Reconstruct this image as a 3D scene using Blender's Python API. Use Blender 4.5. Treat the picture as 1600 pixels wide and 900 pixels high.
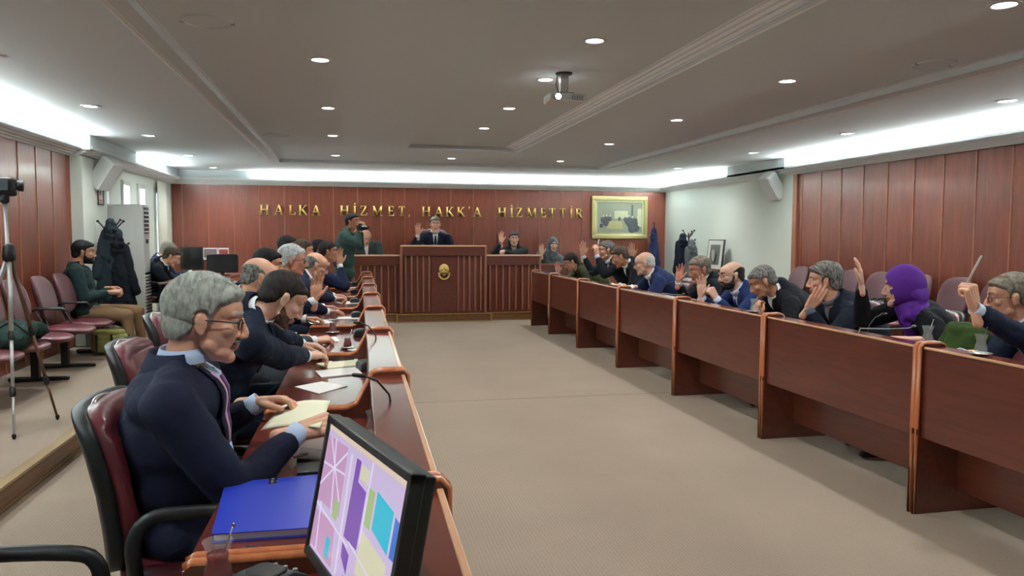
import bpy, bmesh, math, random
import numpy as np
from mathutils import Matrix, Vector
from mathutils.bvhtree import BVHTree
random.seed(7)
for o in list(bpy.data.objects): bpy.data.objects.remove(o)
SC = bpy.context.scene
COL = SC.collection

# ------------------------------------------------------------------ camera, world, exposure
FPX, CAMH = 1187.0, 1.6
def _rot(yaw, p, roll):
    yaw, p, roll = np.radians([yaw, p, roll])
    cy, sy, cp, sp = np.cos(yaw), np.sin(yaw), np.cos(p), np.sin(p)
    f = np.array([sy*cp, cy*cp, -sp]); r = np.array([cy, -sy, 0]); d = np.cross(f, r)
    return np.array([np.cos(roll)*r+np.sin(roll)*d, -np.sin(roll)*r+np.cos(roll)*d, f])
CM = _rot(12.1, 3.89, -.249)
cam_data = bpy.data.cameras.new('camera'); cam = bpy.data.objects.new('camera', cam_data); COL.objects.link(cam)
cam_data.sensor_width = 36; cam_data.lens = 36*FPX/1600; cam_data.clip_start = .05
mw = Matrix.Identity(4)
for i in range(3):
    mw[i][0] = CM[0][i]; mw[i][1] = -CM[1][i]; mw[i][2] = -CM[2][i]
mw[2][3] = CAMH
cam.matrix_world = mw
SC.camera = cam
w = bpy.data.worlds.new('daylight'); SC.world = w; w.use_nodes = True
w.node_tree.nodes['Background'].inputs[0].default_value = (.86, .93, 1, 1)
w.node_tree.nodes['Background'].inputs[1].default_value = 6.0
SC.view_settings.view_transform = 'Standard'; SC.view_settings.look = 'None'
SC.view_settings.gamma = 1; SC.view_settings.use_curve_mapping = False
SC.view_settings.exposure = 1.05
SPOT_W, COVE_W = 40.0, 36.0           # watts of a downlight, of one cove tube

def at(u, v, Y):                      # measured point of the photograph at depth Y
    d = CM.T @ np.array([(u-800)/FPX, (v-450)/FPX, 1.0])
    return np.array([0, 0, CAMH]) + d*(Y/d[1])
def atz(u, v, Z):
    d = CM.T @ np.array([(u-800)/FPX, (v-450)/FPX, 1.0])
    return np.array([0, 0, CAMH]) + d*((Z-CAMH)/d[2])
def nrm(v):
    v = np.array(v, float); return v/max(np.linalg.norm(v), 1e-9)
A = lambda *a: np.array(a, float)

# ------------------------------------------------------------------ materials
def lin(c):
    return tuple(((x/255)/12.92 if x/255 <= .04045 else ((x/255+.055)/1.055)**2.4) for x in c)+(1,)
MATS = {}
def mat(name, col, rough=.5, metal=0, bump=None, var=0, coat=0, emit=None, trans=0, ior=1.45, sheen=0, scale=None, spec=None):
    if name in MATS: return MATS[name]
    m = bpy.data.materials.new(name); m.use_nodes = True; nt = m.node_tree; b = nt.nodes['Principled BSDF']
    b.inputs['Base Color'].default_value = lin(col); b.inputs['Roughness'].default_value = rough
    b.inputs['Metallic'].default_value = metal; b.inputs['Coat Weight'].default_value = coat
    b.inputs['IOR'].default_value = ior
    b.inputs['Coat Roughness'].default_value = .12
    b.inputs['Transmission Weight'].default_value = trans
    if sheen: b.inputs['Sheen Weight'].default_value = sheen
    if spec is not None: b.inputs['Specular IOR Level'].default_value = spec
    if emit: b.inputs['Emission Color'].default_value = lin(col); b.inputs['Emission Strength'].default_value = emit
    tc = nt.nodes.new('ShaderNodeTexCoord')
    if var:
        n = nt.nodes.new('ShaderNodeTexNoise'); n.inputs['Scale'].default_value = 6 if not scale else scale
        n.inputs['Detail'].default_value = 5
        nt.links.new(tc.outputs['Object'], n.inputs['Vector'])
        mx = nt.nodes.new('ShaderNodeMix'); mx.data_type = 'RGBA'
        c = lin(col)
        mx.inputs[6].default_value = tuple(x*(1-var) for x in c[:3])+(1,)
        mx.inputs[7].default_value = tuple(min(1, x*(1+var)) for x in c[:3])+(1,)
        nt.links.new(n.outputs['Fac'], mx.inputs[0]); nt.links.new(mx.outputs[2], b.inputs['Base Color'])
    if bump:
        n = nt.nodes.new('ShaderNodeTexNoise'); n.inputs['Scale'].default_value = bump[0]; n.inputs['Detail'].default_value = 4
        nt.links.new(tc.outputs['Object'], n.inputs['Vector'])
        bp = nt.nodes.new('ShaderNodeBump'); bp.inputs['Strength'].default_value = bump[1]; bp.inputs['Distance'].default_value = .01
        nt.links.new(n.outputs['Fac'], bp.inputs['Height']); nt.links.new(bp.outputs[0], b.inputs['Normal'])
    MATS[name] = m; return m
def wood(name, c1, c2, axis=2, rough=.3, coat=.25, sc=1.0):
    m = bpy.data.materials.new(name); m.use_nodes = True; nt = m.node_tree; b = nt.nodes['Principled BSDF']
    tc = nt.nodes.new('ShaderNodeTexCoord'); mp = nt.nodes.new('ShaderNodeMapping')
    s = [9*sc, 9*sc, 9*sc]; s[axis] = .8*sc; mp.inputs['Scale'].default_value = s
    n = nt.nodes.new('ShaderNodeTexNoise'); n.inputs['Scale'].default_value = 3; n.inputs['Detail'].default_value = 8; n.inputs['Distortion'].default_value = .6
    mx = nt.nodes.new('ShaderNodeMix'); mx.data_type = 'RGBA'
    mx.inputs[6].default_value = lin(c1); mx.inputs[7].default_value = lin(c2)
    rp = nt.nodes.new('ShaderNodeMapRange'); rp.inputs[1].default_value = .32; rp.inputs[2].default_value = .68
    nt.links.new(tc.outputs['Object'], mp.inputs[0]); nt.links.new(mp.outputs[0], n.inputs['Vector'])
    nt.links.new(n.outputs['Fac'], rp.inputs[0]); nt.links.new(rp.outputs[0], mx.inputs[0]); nt.links.new(mx.outputs[2], b.inputs['Base Color'])
    b.inputs['Roughness'].default_value = rough; b.inputs['Coat Weight'].default_value = coat; b.inputs['Coat Roughness'].default_value = .15
    MATS[name] = m; return m
W_WALL = wood('wall_mahogany', (108, 50, 34), (128, 63, 43), 2, .38, .15)
W_SEAM = wood('seam_highlight_end_trim', (150, 92, 68), (164, 104, 78), 2, .4, .1)  # paler tone paints the highlight along panel grooves; also colours the end trim
W_DESK = wood('desk_mahogany', (76, 33, 23), (94, 43, 29), 1, .3, .3)
W_TOP = wood('desk_top_mahogany', (84, 32, 24), (112, 48, 36), 1, .22, .4)
W_TRIM = wood('oak_orange_trim', (158, 88, 50), (182, 108, 64), 2, .28, .4)
W_POD = wood('podium_mahogany', (84, 36, 26), (102, 48, 34), 2, .35, .2)
W_RIB = wood('podium_rib', (128, 78, 56), (148, 92, 66), 2, .35, .2)
W_STEP = wood('step_wood', (92, 60, 32), (120, 82, 46), 1, .4, .1)
W_ORANGE = wood('orange_board', (190, 98, 48), (208, 116, 62), 2, .35, .2)
GOLD = mat('polished_brass', (250, 216, 130), .3, 1)
GILT = mat('gilded_frame', (214, 200, 140), .35, .6, bump=(60, .3))
def carpet_mat():
    m = bpy.data.materials.new('carpet'); m.use_nodes = True; nt = m.node_tree; b = nt.nodes['Principled BSDF']
    tc = nt.nodes.new('ShaderNodeTexCoord')
    mp = nt.nodes.new('ShaderNodeMapping'); mp.inputs['Scale'].default_value = (52, 52, 52); mp.inputs['Rotation'].default_value = (0, 0, .0)
    nt.links.new(tc.outputs['Object'], mp.inputs[0])
    br = nt.nodes.new('ShaderNodeTexVoronoi'); br.feature = 'F1'; br.inputs['Randomness'].default_value = .15; br.inputs['Scale'].default_value = 1
    nt.links.new(mp.outputs[0], br.inputs['Vector'])
    n = nt.nodes.new('ShaderNodeTexNoise'); n.inputs['Scale'].default_value = 160; n.inputs['Detail'].default_value = 3
    nt.links.new(tc.outputs['Object'], n.inputs['Vector'])
    n2 = nt.nodes.new('ShaderNodeTexNoise'); n2.inputs['Scale'].default_value = 1.2; n2.inputs['Detail'].default_value = 3
    nt.links.new(tc.outputs['Object'], n2.inputs['Vector'])
    rp = nt.nodes.new('ShaderNodeMapRange'); rp.inputs[1].default_value = .1; rp.inputs[2].default_value = .55
    nt.links.new(br.outputs['Distance'], rp.inputs[0])
    mx = nt.nodes.new('ShaderNodeMix'); mx.data_type = 'RGBA'
    mx.inputs[6].default_value = lin((154, 139, 124)); mx.inputs[7].default_value = lin((141, 126, 111))
    nt.links.new(rp.outputs[0], mx.inputs[0])
    mx2 = nt.nodes.new('ShaderNodeMix'); mx2.data_type = 'RGBA'; mx2.blend_type = 'MULTIPLY'; mx2.inputs[0].default_value = .25
    ad = nt.nodes.new('ShaderNodeMath'); ad.operation = 'ADD'
    nt.links.new(n.outputs['Fac'], ad.inputs[0]); nt.links.new(n2.outputs['Fac'], ad.inputs[1])
    nt.links.new(mx.outputs[2], mx2.inputs[6]); nt.links.new(ad.outputs[0], mx2.inputs[7])
    nt.links.new(mx2.outputs[2], b.inputs['Base Color']); b.inputs['Roughness'].default_value = .95
    b.inputs['Specular IOR Level'].default_value = .15
    bp = nt.nodes.new('ShaderNodeBump'); bp.inputs['Strength'].default_value = .35; bp.inputs['Distance'].default_value = .004
    nt.links.new(n.outputs['Fac'], bp.inputs['Height']); nt.links.new(bp.outputs[0], b.inputs['Normal'])
    MATS['carpet'] = m; return m
CARPET = carpet_mat()
CEIL = mat('ceiling_paint', (216, 226, 228), .9)
COVEP = mat('cornice_white', (232, 234, 234), .7)
WHITE = mat('wall_white', (226, 232, 222), .85)
WHITEP = mat('white_plastic', (214, 216, 212), .45)
BLACK = mat('black_plastic', (20, 21, 23), .45)
DGREY = mat('dark_grey_plastic', (52, 58, 62), .4)
GREYP = mat('grey_plastic', (120, 124, 126), .4)
CHROME = mat('chrome', (210, 212, 214), .15, 1)
ALU = mat('satin_aluminium', (196, 198, 196), .35, .6)
LEATH = mat('burgundy_leather', (92, 34, 42), .36, coat=.15, bump=(90, .15), var=.12)
PLUM = mat('plum_upholstery', (88, 52, 57), .5, bump=(90, .15), var=.1)
PAPER = mat('white_paper', (232, 232, 228), .7)
CREAM = mat('cream_paper', (226, 224, 196), .7)
BLUEF = mat('blue_folder', (38, 58, 176), .3, coat=.2)
GLASS = mat('clear_glass', (200, 206, 206), .05, coat=.8); GLASS.node_tree.nodes['Principled BSDF'].inputs['Alpha'].default_value = .13
TEA = mat('red_tea', (112, 16, 8), .1, coat=.5)
STEEL = mat('saucer_steel', (214, 214, 212), .2, .9)
PANE = mat('window_pane', (236, 242, 244), .05, trans=1, ior=1.02)
CURT = mat('sheer_curtain', (232, 230, 214), .8, trans=.25)
def lampmat(name, col, s):
    m = bpy.data.materials.new(name); m.use_nodes = True; nt = m.node_tree; nt.nodes.clear()
    e = nt.nodes.new('ShaderNodeEmission'); e.inputs[0].default_value = lin(col); e.inputs[1].default_value = s
    o = nt.nodes.new('ShaderNodeOutputMaterial'); nt.links.new(e.outputs[0], o.inputs[0]); return m
LAMP = lampmat('lamp_lens', (255, 255, 255), 9)
TUBE = lampmat('fluorescent_tube', (250, 255, 250), 5)
PLENS = lampmat('projector_beam_lens', (235, 248, 255), 14)

# ------------------------------------------------------------------ geometry helpers
_ico = {}
def ico(n):
    if n not in _ico:
        bm = bmesh.new(); bmesh.ops.create_icosphere(bm, subdivisions=n, radius=1)
        _ico[n] = (np.array([v.co[:] for v in bm.verts]), np.array([[v.index for v in f.verts] for f in bm.faces])); bm.free()
    return _ico[n]
class G:
    def __init__(s): s.V = []; s.P = []; s.n = 0
    def add(s, V, F, m=0):
        V = np.asarray(V, float); F = np.asarray(F, int)
        if len(F): s.V.append(V); s.P.append((F+s.n, m)); s.n += len(V)
        return s
    def addG(s, g, M=None, t=None, flip=False):
        for_v = np.concatenate(g.V)
        if M is not None: for_v = for_v @ np.asarray(M).T
        if t is not None: for_v = for_v+np.asarray(t)
        s.V.append(for_v)
        for F, m in g.P: s.P.append(((F[:, ::-1] if flip else F)+s.n, m))
        s.n += len(for_v); return s
    def ell(s, c, r, R=None, sub=3, m=0):
        V, F = ico(sub); V = V*np.asarray(r, float)
        if R is not None: V = V @ np.asarray(R)          # rows of R are the local axes
        return s.add(V+np.asarray(c), F, m)
    def cap(s, p0, r0, p1, r1, sub=3, m=0, flat=None):
        p0, p1 = np.asarray(p0, float), np.asarray(p1, float)
        d = nrm(p1-p0) if np.linalg.norm(p1-p0) > 1e-6 else A(0, 0, 1)
        V, F = ico(sub); k = V@d > 0
        W = V.copy()
        if flat is not None:                              # flat=(direction, factor)
            fd = nrm(flat[0]); W = W-np.outer(W@fd, fd)*(1-flat[1])
        P = np.where(k[:, None], W*r1+p1, W*r0+p0)
        return s.add(P, F, m)
    def box(s, a, b, m=0, R=None, t=None):
        a = np.minimum(a, b) if False else np.asarray(a, float); b = np.asarray(b, float)
        lo = np.minimum(a, b); hi = np.maximum(a, b)
        V = np.array([[x, y, z] for x in (lo[0], hi[0]) for y in (lo[1], hi[1]) for z in (lo[2], hi[2])])
        F = [[0, 1, 3, 2], [4, 6, 7, 5], [0, 4, 5, 1], [2, 3, 7, 6], [0, 2, 6, 4], [1, 5, 7, 3]]
        if R is not None: V = V@np.asarray(R)
        if t is not None: V = V+np.asarray(t)
        return s.add(V, F, m)
    def tube(s, pts, r, seg=10, m=0, flat=None, closed=False):
        pts = [np.asarray(p, float) for p in pts]; n = len(pts)
        rs = r if hasattr(r, '__len__') else [r]*n
        V = []; up = A(0, 0, 1)
        d0 = nrm(pts[1]-pts[0])
        if abs(d0@up) > .9: up = A(0, 1, 0)
        for i, p in enumerate(pts):
            if closed: d = nrm(pts[(i+1) % n]-pts[i-1])
            else: d = nrm(pts[min(i+1, n-1)]-pts[max(i-1, 0)])
            x = nrm(np.cross(d, up)); up = np.cross(x, d)
            for k in range(seg):
                a = 2*math.pi*k/seg; q = x*math.cos(a)*rs[i]+up*math.sin(a)*rs[i]*(flat or 1)
                V.append(p+q)
        F = []
        for i in range(n if closed else n-1):
            j = (i+1) % n
            for k in range(seg):
                l = (k+1) % seg; F.append([i*seg+k, i*seg+l, j*seg+l, j*seg+k])
        b = s.n; s.add(V, F, m)
        if not closed:
            s.P.append((np.array([[b+k for k in range(seg)][::-1]]), m)); s.P.append((np.array([[b+(n-1)*seg+k for k in range(seg)]]), m))
        return s
    def lathe(s, prof, c=(0, 0, 0), seg=24, m=0, R=None):
        V = []; n = len(prof)
        for r, z in prof:
            for k in range(seg):
                a = 2*math.pi*k/seg; V.append([r*math.cos(a), r*math.sin(a), z])
        V = np.array(V)
        if R is not None: V = V@np.asarray(R)
        V = V+np.asarray(c)
        F = [[i*seg+k, i*seg+(k+1) % seg, (i+1)*seg+(k+1) % seg, (i+1)*seg+k] for i in range(n-1) for k in range(seg)]
        return s.add(V, F, m)
    def prism(s, poly, y0, y1, axes=(0, 2, 1), m=0):      # poly in plane axes[0],axes[1], extruded along axes[2]
        n = len(poly); V = np.zeros((2*n, 3))
        for i, (p, q) in enumerate(poly):
            for k, y in enumerate((y0, y1)):
                V[i+k*n, axes[0]] = p; V[i+k*n, axes[1]] = q; V[i+k*n, axes[2]] = y
        b = s.n
        s.add(V, [[i, (i+1) % n, (i+1) % n+n, i+n] for i in range(n)], m)
        s.P.append((np.array([[b+i for i in range(n)][::-1]]), m)); s.P.append((np.array([[b+n+i for i in range(n)]]), m))
        return s
    def superell(s, c, r, e1=.35, e2=.35, nu=28, nv=18, R=None, m=0, fn=None):
        sp = lambda x, e: np.sign(x)*np.abs(x)**e
        V = []
        for j in range(nv+1):
            ph = -math.pi/2+math.pi*j/nv
            for i in range(nu):
                th = 2*math.pi*i/nu
                V.append([sp(math.cos(ph), e1)*sp(math.cos(th), e2), sp(math.cos(ph), e1)*sp(math.sin(th), e2), sp(math.sin(ph), e1)])
        V = np.array(V)*np.asarray(r, float)
        if fn is not None: V = fn(V)
        if R is not None: V = V@np.asarray(R)
        F = [[j*nu+i, j*nu+(i+1) % nu, (j+1)*nu+(i+1) % nu, (j+1)*nu+i] for j in range(nv) for i in range(nu)]
        return s.add(V+np.asarray(c), F, m)
    def mesh(s, name, off=None, fixn=False):
        V = np.concatenate(s.V)
        if off is not None: V = V-np.asarray(off)
        me = bpy.data.meshes.new(name); me.vertices.add(len(V)); me.vertices.foreach_set('co', V.ravel())
        tot = []; idx = []; mi = []
        for F, m in s.P:
            tot.append(np.full(len(F), F.shape[1])); idx.append(F.ravel())
            mi.append(np.full(len(F), m) if np.isscalar(m) else np.asarray(m))
        tot = np.concatenate(tot); idx = np.concatenate(idx); mi = np.concatenate(mi)
        me.loops.add(len(idx)); me.loops.foreach_set('vertex_index', idx.astype(np.int32))
        me.polygons.add(len(tot)); me.polygons.foreach_set('loop_start', np.concatenate([[0], np.cumsum(tot)[:-1]]).astype(np.int32))
        me.polygons.foreach_set('material_index', mi.astype(np.int32))
        me.update(calc_edges=True); me.validate()
        if fixn:
            bm = bmesh.new(); bm.from_mesh(me); bmesh.ops.recalc_face_normals(bm, faces=bm.faces); bm.to_mesh(me); bm.free()
        return me
def root_loc(o):
    v = A(0, 0, 0)
    while o is not None: v = v+np.array(o.location); o = o.parent
    return v
def obj(name, g, mats, parent=None, smooth=False, bevel=0, world=False, kind=None, label=None, fixn=True):
    """one mesh object; world=True: geometry given in world coordinates under an unrotated parent"""
    me = g.mesh(name, root_loc(parent) if (world and parent is not None) else None, fixn)
    for m in (mats if isinstance(mats, (list, tuple)) else [mats]): me.materials.append(m)
    me.polygons.foreach_set('use_smooth', [bool(smooth)]*len(me.polygons))
    o = bpy.data.objects.new(name, me); COL.objects.link(o)
    if parent is not None: o.parent = parent
    if bevel:
        b = o.modifiers.new('bevel', 'BEVEL'); b.width = bevel; b.segments = 2; b.limit_method = 'ANGLE'
        b.harden_normals = False
    if kind: o['kind'] = kind
    if label: o['label'] = label
    return o
def struct(name, g, mats, **k): return obj(name, g, mats, kind='structure', **k)
def thing(name, label, cat, loc=(0, 0, 0), rz=0, group=None):
    o = bpy.data.objects.new(name, None); COL.objects.link(o); o.empty_display_size = .1
    o.location = loc; o.rotation_euler = (0, 0, rz); o['label'] = label; o['category'] = cat
    if group: o['group'] = group
    return o
def tag(o, label, cat, group=None):
    o['label'] = label; o['category'] = cat
    if group: o['group'] = group
    return o
def single(name, g, mats, label, cat, loc=(0, 0, 0), rz=0, group=None, **k):
    o = obj(name, g, mats, **k); o.location = loc; o.rotation_euler = (0, 0, rz); return tag(o, label, cat, group)
def dup(root, loc, rz=0, label=None, group=None):
    r = root.copy(); COL.objects.link(r); r.location = loc; r.rotation_euler = (0, 0, rz)
    if label: r['label'] = label
    if group: r['group'] = group
    for ch in list(root.children):
        c = ch.copy(); COL.objects.link(c); c.parent = r
        for gch in ch.children:
            d = gch.copy(); COL.objects.link(d); d.parent = c
    return r
_tex = {}
def cloud(scale):
    if scale not in _tex:
        t = bpy.data.textures.new('cloud%g' % scale, 'CLOUDS'); t.noise_scale = scale; t.noise_depth = 2; _tex[scale] = t
    return _tex[scale]
def remesh(g, voxel, smooth=3, disp=None, disp2=None):
    """union of overlapping closed shapes as one continuous quad surface -> (V, F, N)"""
    me = g.mesh('tmp'); o = bpy.data.objects.new('tmp', me); COL.objects.link(o)
    m = o.modifiers.new('r', 'REMESH'); m.mode = 'VOXEL'; m.voxel_size = voxel; m.adaptivity = 0
    if smooth: m = o.modifiers.new('s', 'SMOOTH'); m.factor = .5; m.iterations = smooth
    for dd in (disp, disp2):
        if dd:
            m = o.modifiers.new('d', 'DISPLACE'); m.texture = cloud(dd[0]); m.strength = dd[1]; m.mid_level = .5; m.texture_coords = 'GLOBAL'
    dg = bpy.context.evaluated_depsgraph_get(); dg.update()
    e = o.evaluated_get(dg); me2 = bpy.data.meshes.new_from_object(e)
    n = len(me2.vertices); V = np.empty(n*3); me2.vertices.foreach_get('co', V); V = V.reshape(-1, 3)
    N = np.empty(n*3); me2.vertices.foreach_get('normal', N); N = N.reshape(-1, 3)
    k = len(me2.loops); L = np.empty(k, np.int32); me2.loops.foreach_get('vertex_index', L)
    tot = np.empty(len(me2.polygons), np.int32); me2.polygons.foreach_get('loop_total', tot)
    if (tot == 4).all(): F = L.reshape(-1, 4)
    else:
        st = np.concatenate([[0], np.cumsum(tot)[:-1]]); F = np.array([[L[s0+min(j, t-1)] for j in range(4)] for s0, t in zip(st, tot)])
    bpy.data.objects.remove(o); bpy.data.meshes.remove(me); bpy.data.meshes.remove(me2)
    return V, F, N
def RM(g, voxel, smooth=3, disp=None, disp2=None, m=0):
    V, F, N = remesh(g, voxel, smooth, disp, disp2); return G().add(V, F, m)

# ------------------------------------------------------------------ room shell
XL, XLF, XR, YB, YF = -3.5, -3.41, 6.97, 16.1, -2.5
ZC, Z1, Z2, Z3 = 2.60, 2.87, 2.93, 3.0
g = G().box((XL-.3, YF-.2, -.12), (XR+.3, YB+.3, 0))
struct('floor', g, CARPET)
struct('trim_1', G().box((-1.85, 7.235, .0), (3.2, 7.243, .0015)), mat('carpet_seam', (128, 106, 92), .95))
g = G().box((XL-.1, YF, .0), (-2.0, YB, .15))
struct('floor_platform', g, CARPET, bevel=.004)
g = G().box((5.5, YF, .0), (XR+.1, YB, .15))
struct('floor_platform_right', g, CARPET, bevel=.004)
struct('trim_14', G().box((5.465, YF, .0), (5.5, YB, .148)), W_STEP)
g = G().box((-2.0, YF, .0), (-1.965, YB, .148))
struct('trim_2', g, W_STEP)
g = G().box((-2.03, YF, .138), (-1.952, YB, .158)).box((-1.966, YF, .008), (-1.955, YB, .026))
struct('trim_3', g, mat('brass_nosing', (176, 152, 112), .35, .8), bevel=.003)
# ceiling in three levels
a1, b1, y1 = -1.17, 4.66, 13.95          # first coffer
a2, b2, y2 = .89, 2.56, 11.85            # second coffer
g = G()
g.box((XL-.3, YF-.2, Z1), (a1, YB+.3, 3.3)).box((b1, YF-.2, Z1), (XR+.3, YB+.3, 3.3)).box((a1, y1, Z1), (b1, YB+.3, 3.3))
g.box((a1, YF-.2, Z2), (a2, y1, 3.3)).box((b2, YF-.2, Z2), (b1, y1, 3.3)).box((a2, y2, Z2), (b2, y1, 3.3))
g.box((a2, YF-.2, Z3), (b2, y2, 3.3))
struct('ceiling', g, CEIL)
def steps(p0, p1, n=4):                  # stepped moulding profile between two corner points (x,z)
    P = []
    for i in range(n):
        xa = p0[0]+(p1[0]-p0[0])*i/n; xb = p0[0]+(p1[0]-p0[0])*(i+1)/n
        za = p0[1]+(p1[1]-p0[1])*i/n; zb = p0[1]+(p1[1]-p0[1])*(i+.6)/n
        P += [(xa, za), (xa+(xb-xa)*.25, zb), (xb-(xb-xa)*.1, zb)]
    P.append(p1); return P
g = G(); P = steps((-1.31, Z1-.012), (-1.15, Z2+.002), 5)+[(-1.165, Z2+.05), (-1.29, Z2+.05)]
g.prism(P, YF, y1+.02)
struct('trim_4', g, COVEP)
g = G(); P = steps((4.85, Z1-.012), (4.62, Z2+.002), 5)+[(4.64, Z2+.05), (4.83, Z2+.05)]
g.prism(P, YF, y1+.02); struct('trim_5', g, COVEP)
g = G(); P = steps((2.62, Z2-.012), (2.42, Z3+.002), 5)+[(2.44, Z3+.05), (2.60, Z3+.05)]
g.prism(P, YF, y2+.02); struct('trim_6', g, COVEP)
g = G().box((a1, y1-.03, Z1-.003), (b1, y1+.02, Z1+.02)).box((a2, y2-.03, Z2-.003), (b2, y2+.02, Z2+.02))
struct('trim_7', g, COVEP, bevel=.004)
# cornice with trough (profile: distance from wall, height)
CP = [(-.05, 2.60), (.03, 2.60), (.035, 2.622), (.07, 2.622), (.075, 2.645), (.11, 2.645), (.115, 2.668), (.15, 2.668), (.155, 2.69), (.19, 2.69), (.19, 2.725), (.175, 2.725), (.17, 2.68), (-.05, 2.68)]
g = G()
def pz(P, s, off): return [(off+s*d, z) for d, z in P]
g.prism(pz(CP, 1, XL), YF, 10.72); g.prism(pz(CP, 1, XLF+.02), 10.72, YB)
struct('trim_8', g, COVEP)
g = G(); g.prism(pz(CP, -1, XR-.03), YF, 10.95); g.prism(pz(CP, -1, XR), 10.95, YB)
struct('trim_9', g, COVEP)
g = G(); g.prism(pz(CP, -1, YB), XLF, XR, axes=(1, 2, 0)); struct('trim_10', g, COVEP)
# end caps where the cove light stops, dark cable boxes beside them
g = G().box((XLF, 10.7, 2.68), (XLF+.19, 12.9, Z1)).box((XR-.19, 11.0, 2.68), (XR, 12.9, Z1)).box((XLF, 15.0, 2.68), (XLF+.15, YB, Z1)).box((XLF, YB-.16, 2.68), (-1.9, YB, Z1))
struct('trim_11', g, CEIL)
# wooden walls: boards with a pale strip between, a painted-in groove highlight
def boards(g, u0, u1, fixed, axis, sgn, z0, z1, ph=0, pitch=.484):
    """axis 0: wall runs along x at y=fixed; axis 1: along y at x=fixed; sgn points into the room"""
    us = [u0]; u = u0+ph
    while u < u1-.02:
        if u > u0+.02: us.append(u)
        u += pitch
    us.append(u1)
    for a, b in zip(us[:-1], us[1:]):
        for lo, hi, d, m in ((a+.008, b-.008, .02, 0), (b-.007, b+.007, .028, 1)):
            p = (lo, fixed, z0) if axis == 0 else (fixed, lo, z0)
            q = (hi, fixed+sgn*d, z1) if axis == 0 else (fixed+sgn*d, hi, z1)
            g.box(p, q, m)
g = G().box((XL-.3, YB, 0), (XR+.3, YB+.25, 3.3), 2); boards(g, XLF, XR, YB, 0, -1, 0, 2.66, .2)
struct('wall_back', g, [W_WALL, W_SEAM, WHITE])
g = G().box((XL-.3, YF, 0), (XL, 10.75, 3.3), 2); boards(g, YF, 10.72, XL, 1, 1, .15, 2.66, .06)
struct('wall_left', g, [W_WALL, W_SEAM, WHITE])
# white left wall with windows
g = G(); wy = [(11.86, 12.06, 1.05, 2.36), (12.72, 13.14, 1.05, 2.42), (13.62, 14.06, 1.05, 2.42), (14.75, 15.5, .6, 2.4)]
y = 10.75
for i, (p, q, zz0, zz1) in enumerate(wy):
    g.box((XL-.25, y, 0), (XLF, p, 3.3)); g.box((XL-.25, p, 0), (XLF, q, zz0)); g.box((XL-.25, p, zz1), (XLF, q, 3.3)); y = q
g.box((XL-.25, y, 0), (XLF, YB, 3.3)); g.box((XLF, 10.75, .15), (XLF+.07, 11.75, 2.6))
struct('wall_left_far', g, WHITE)
for i, (p, q, zz0, zz1) in enumerate(wy):
    o = struct('window_%d' % (i+1), G().box((XL-.15, p, zz0), (XL-.145, q, zz1)), PANE)
    f = G()
    for (c, d) in (((XL-.2, p-.02, zz0-.02), (XLF+.03, p+.04, zz1+.02)), ((XL-.2, q-.04, zz0-.02), (XLF+.03, q+.02, zz1+.02)),
                   ((XL-.2, p, zz1-.05), (XLF+.03, q, zz1+.02)), ((XL-.2, p, zz0-.02), (XLF+.05, q, zz0+.05)), ((XL-.18, p, zz1-.72), (XL-.1, q, zz1-.68))): f.box(c, d)
    obj('window_frame', f, WHITEP, o, bevel=.005)
g = G(); n = 60
Pts = [(XLF+.06+.02*math.sin(i*1.9), 14.72+.62*i/n) for i in range(n+1)]
V = [[x, y, z] for z in (.2, 2.56) for x, y in Pts]
g.add(V, [[i, i+1, i+n+2, i+n+1] for i in range(n)])
g2 = single('window_curtain', g, CURT, 'thin cream curtain hanging in the corner window by the back wall', 'curtain', smooth=True)
s = g2.modifiers.new('s', 'SOLIDIFY'); s.thickness = .003
# right wall
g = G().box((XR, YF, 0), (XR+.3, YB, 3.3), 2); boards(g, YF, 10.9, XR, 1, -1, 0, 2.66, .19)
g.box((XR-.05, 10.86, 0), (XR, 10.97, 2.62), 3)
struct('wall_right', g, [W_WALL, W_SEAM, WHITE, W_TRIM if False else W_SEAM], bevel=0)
struct('trim_12', G().box((XR-.04, 10.97, 0), (XR, 11.75, 2.6)), WHITE)
struct('wall_front', G().box((XL-.3, YF-.25, 0), (XR+.3, YF, 3.3)), WHITE)
g = G().box((XLF, YB-.045, .0), (XR, YB-.02, .1)); struct('baseboard_back', g, W_STEP)
g = G().box((XR-.045, YF, 0), (XR-.02, 10.9, .1)); struct('baseboard_right', g, W_STEP)

# ------------------------------------------------------------------ lamps
def light(kind, name, parent, loc, power, rot=(0, 0, 0), col=(1, 1, 1), **k):
    l = bpy.data.lights.new(name, kind); l.energy = power; l.color = col
    for a, b in k.items(): setattr(l, a, b)
    o = bpy.data.objects.new(name, l); COL.objects.link(o); o.parent = parent; o.location = loc; o.rotation_euler = rot; return o
ringg = G().lathe([(.06, -.001), (.066, -.008), (.085, -.006), (.088, 0)], seg=24)
lensg = G().lathe([(.0, -.0045), (.06, -.003)], seg=24)
ring_me = ringg.mesh('trim_ring'); ring_me.materials.append(WHITEP); lens_me = lensg.mesh('lens'); lens_me.materials.append(LAMP)
for _m in (ring_me, lens_me): _m.polygons.foreach_set('use_smooth', [False]*len(_m.polygons))
def downlight(x, y, z, where):
    t = thing('ceiling_downlight', 'round recessed white downlight, '+where, 'ceiling light', (x, y, z), 0, 'recessed downlights')
    for n_, m_ in (('trim_ring', ring_me), ('lens', lens_me)):
        o = bpy.data.objects.new(n_, m_); COL.objects.link(o); o.parent = t
    light('SPOT', 'downlight_lamp', t, (0, 0, -.02), SPOT_W, col=(.985, 1, .975), spot_size=math.radians(150), spot_blend=.9, shadow_soft_size=.06)
ordn = ['nearest', 'second', 'third', 'fourth', 'fifth', 'sixth']
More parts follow.
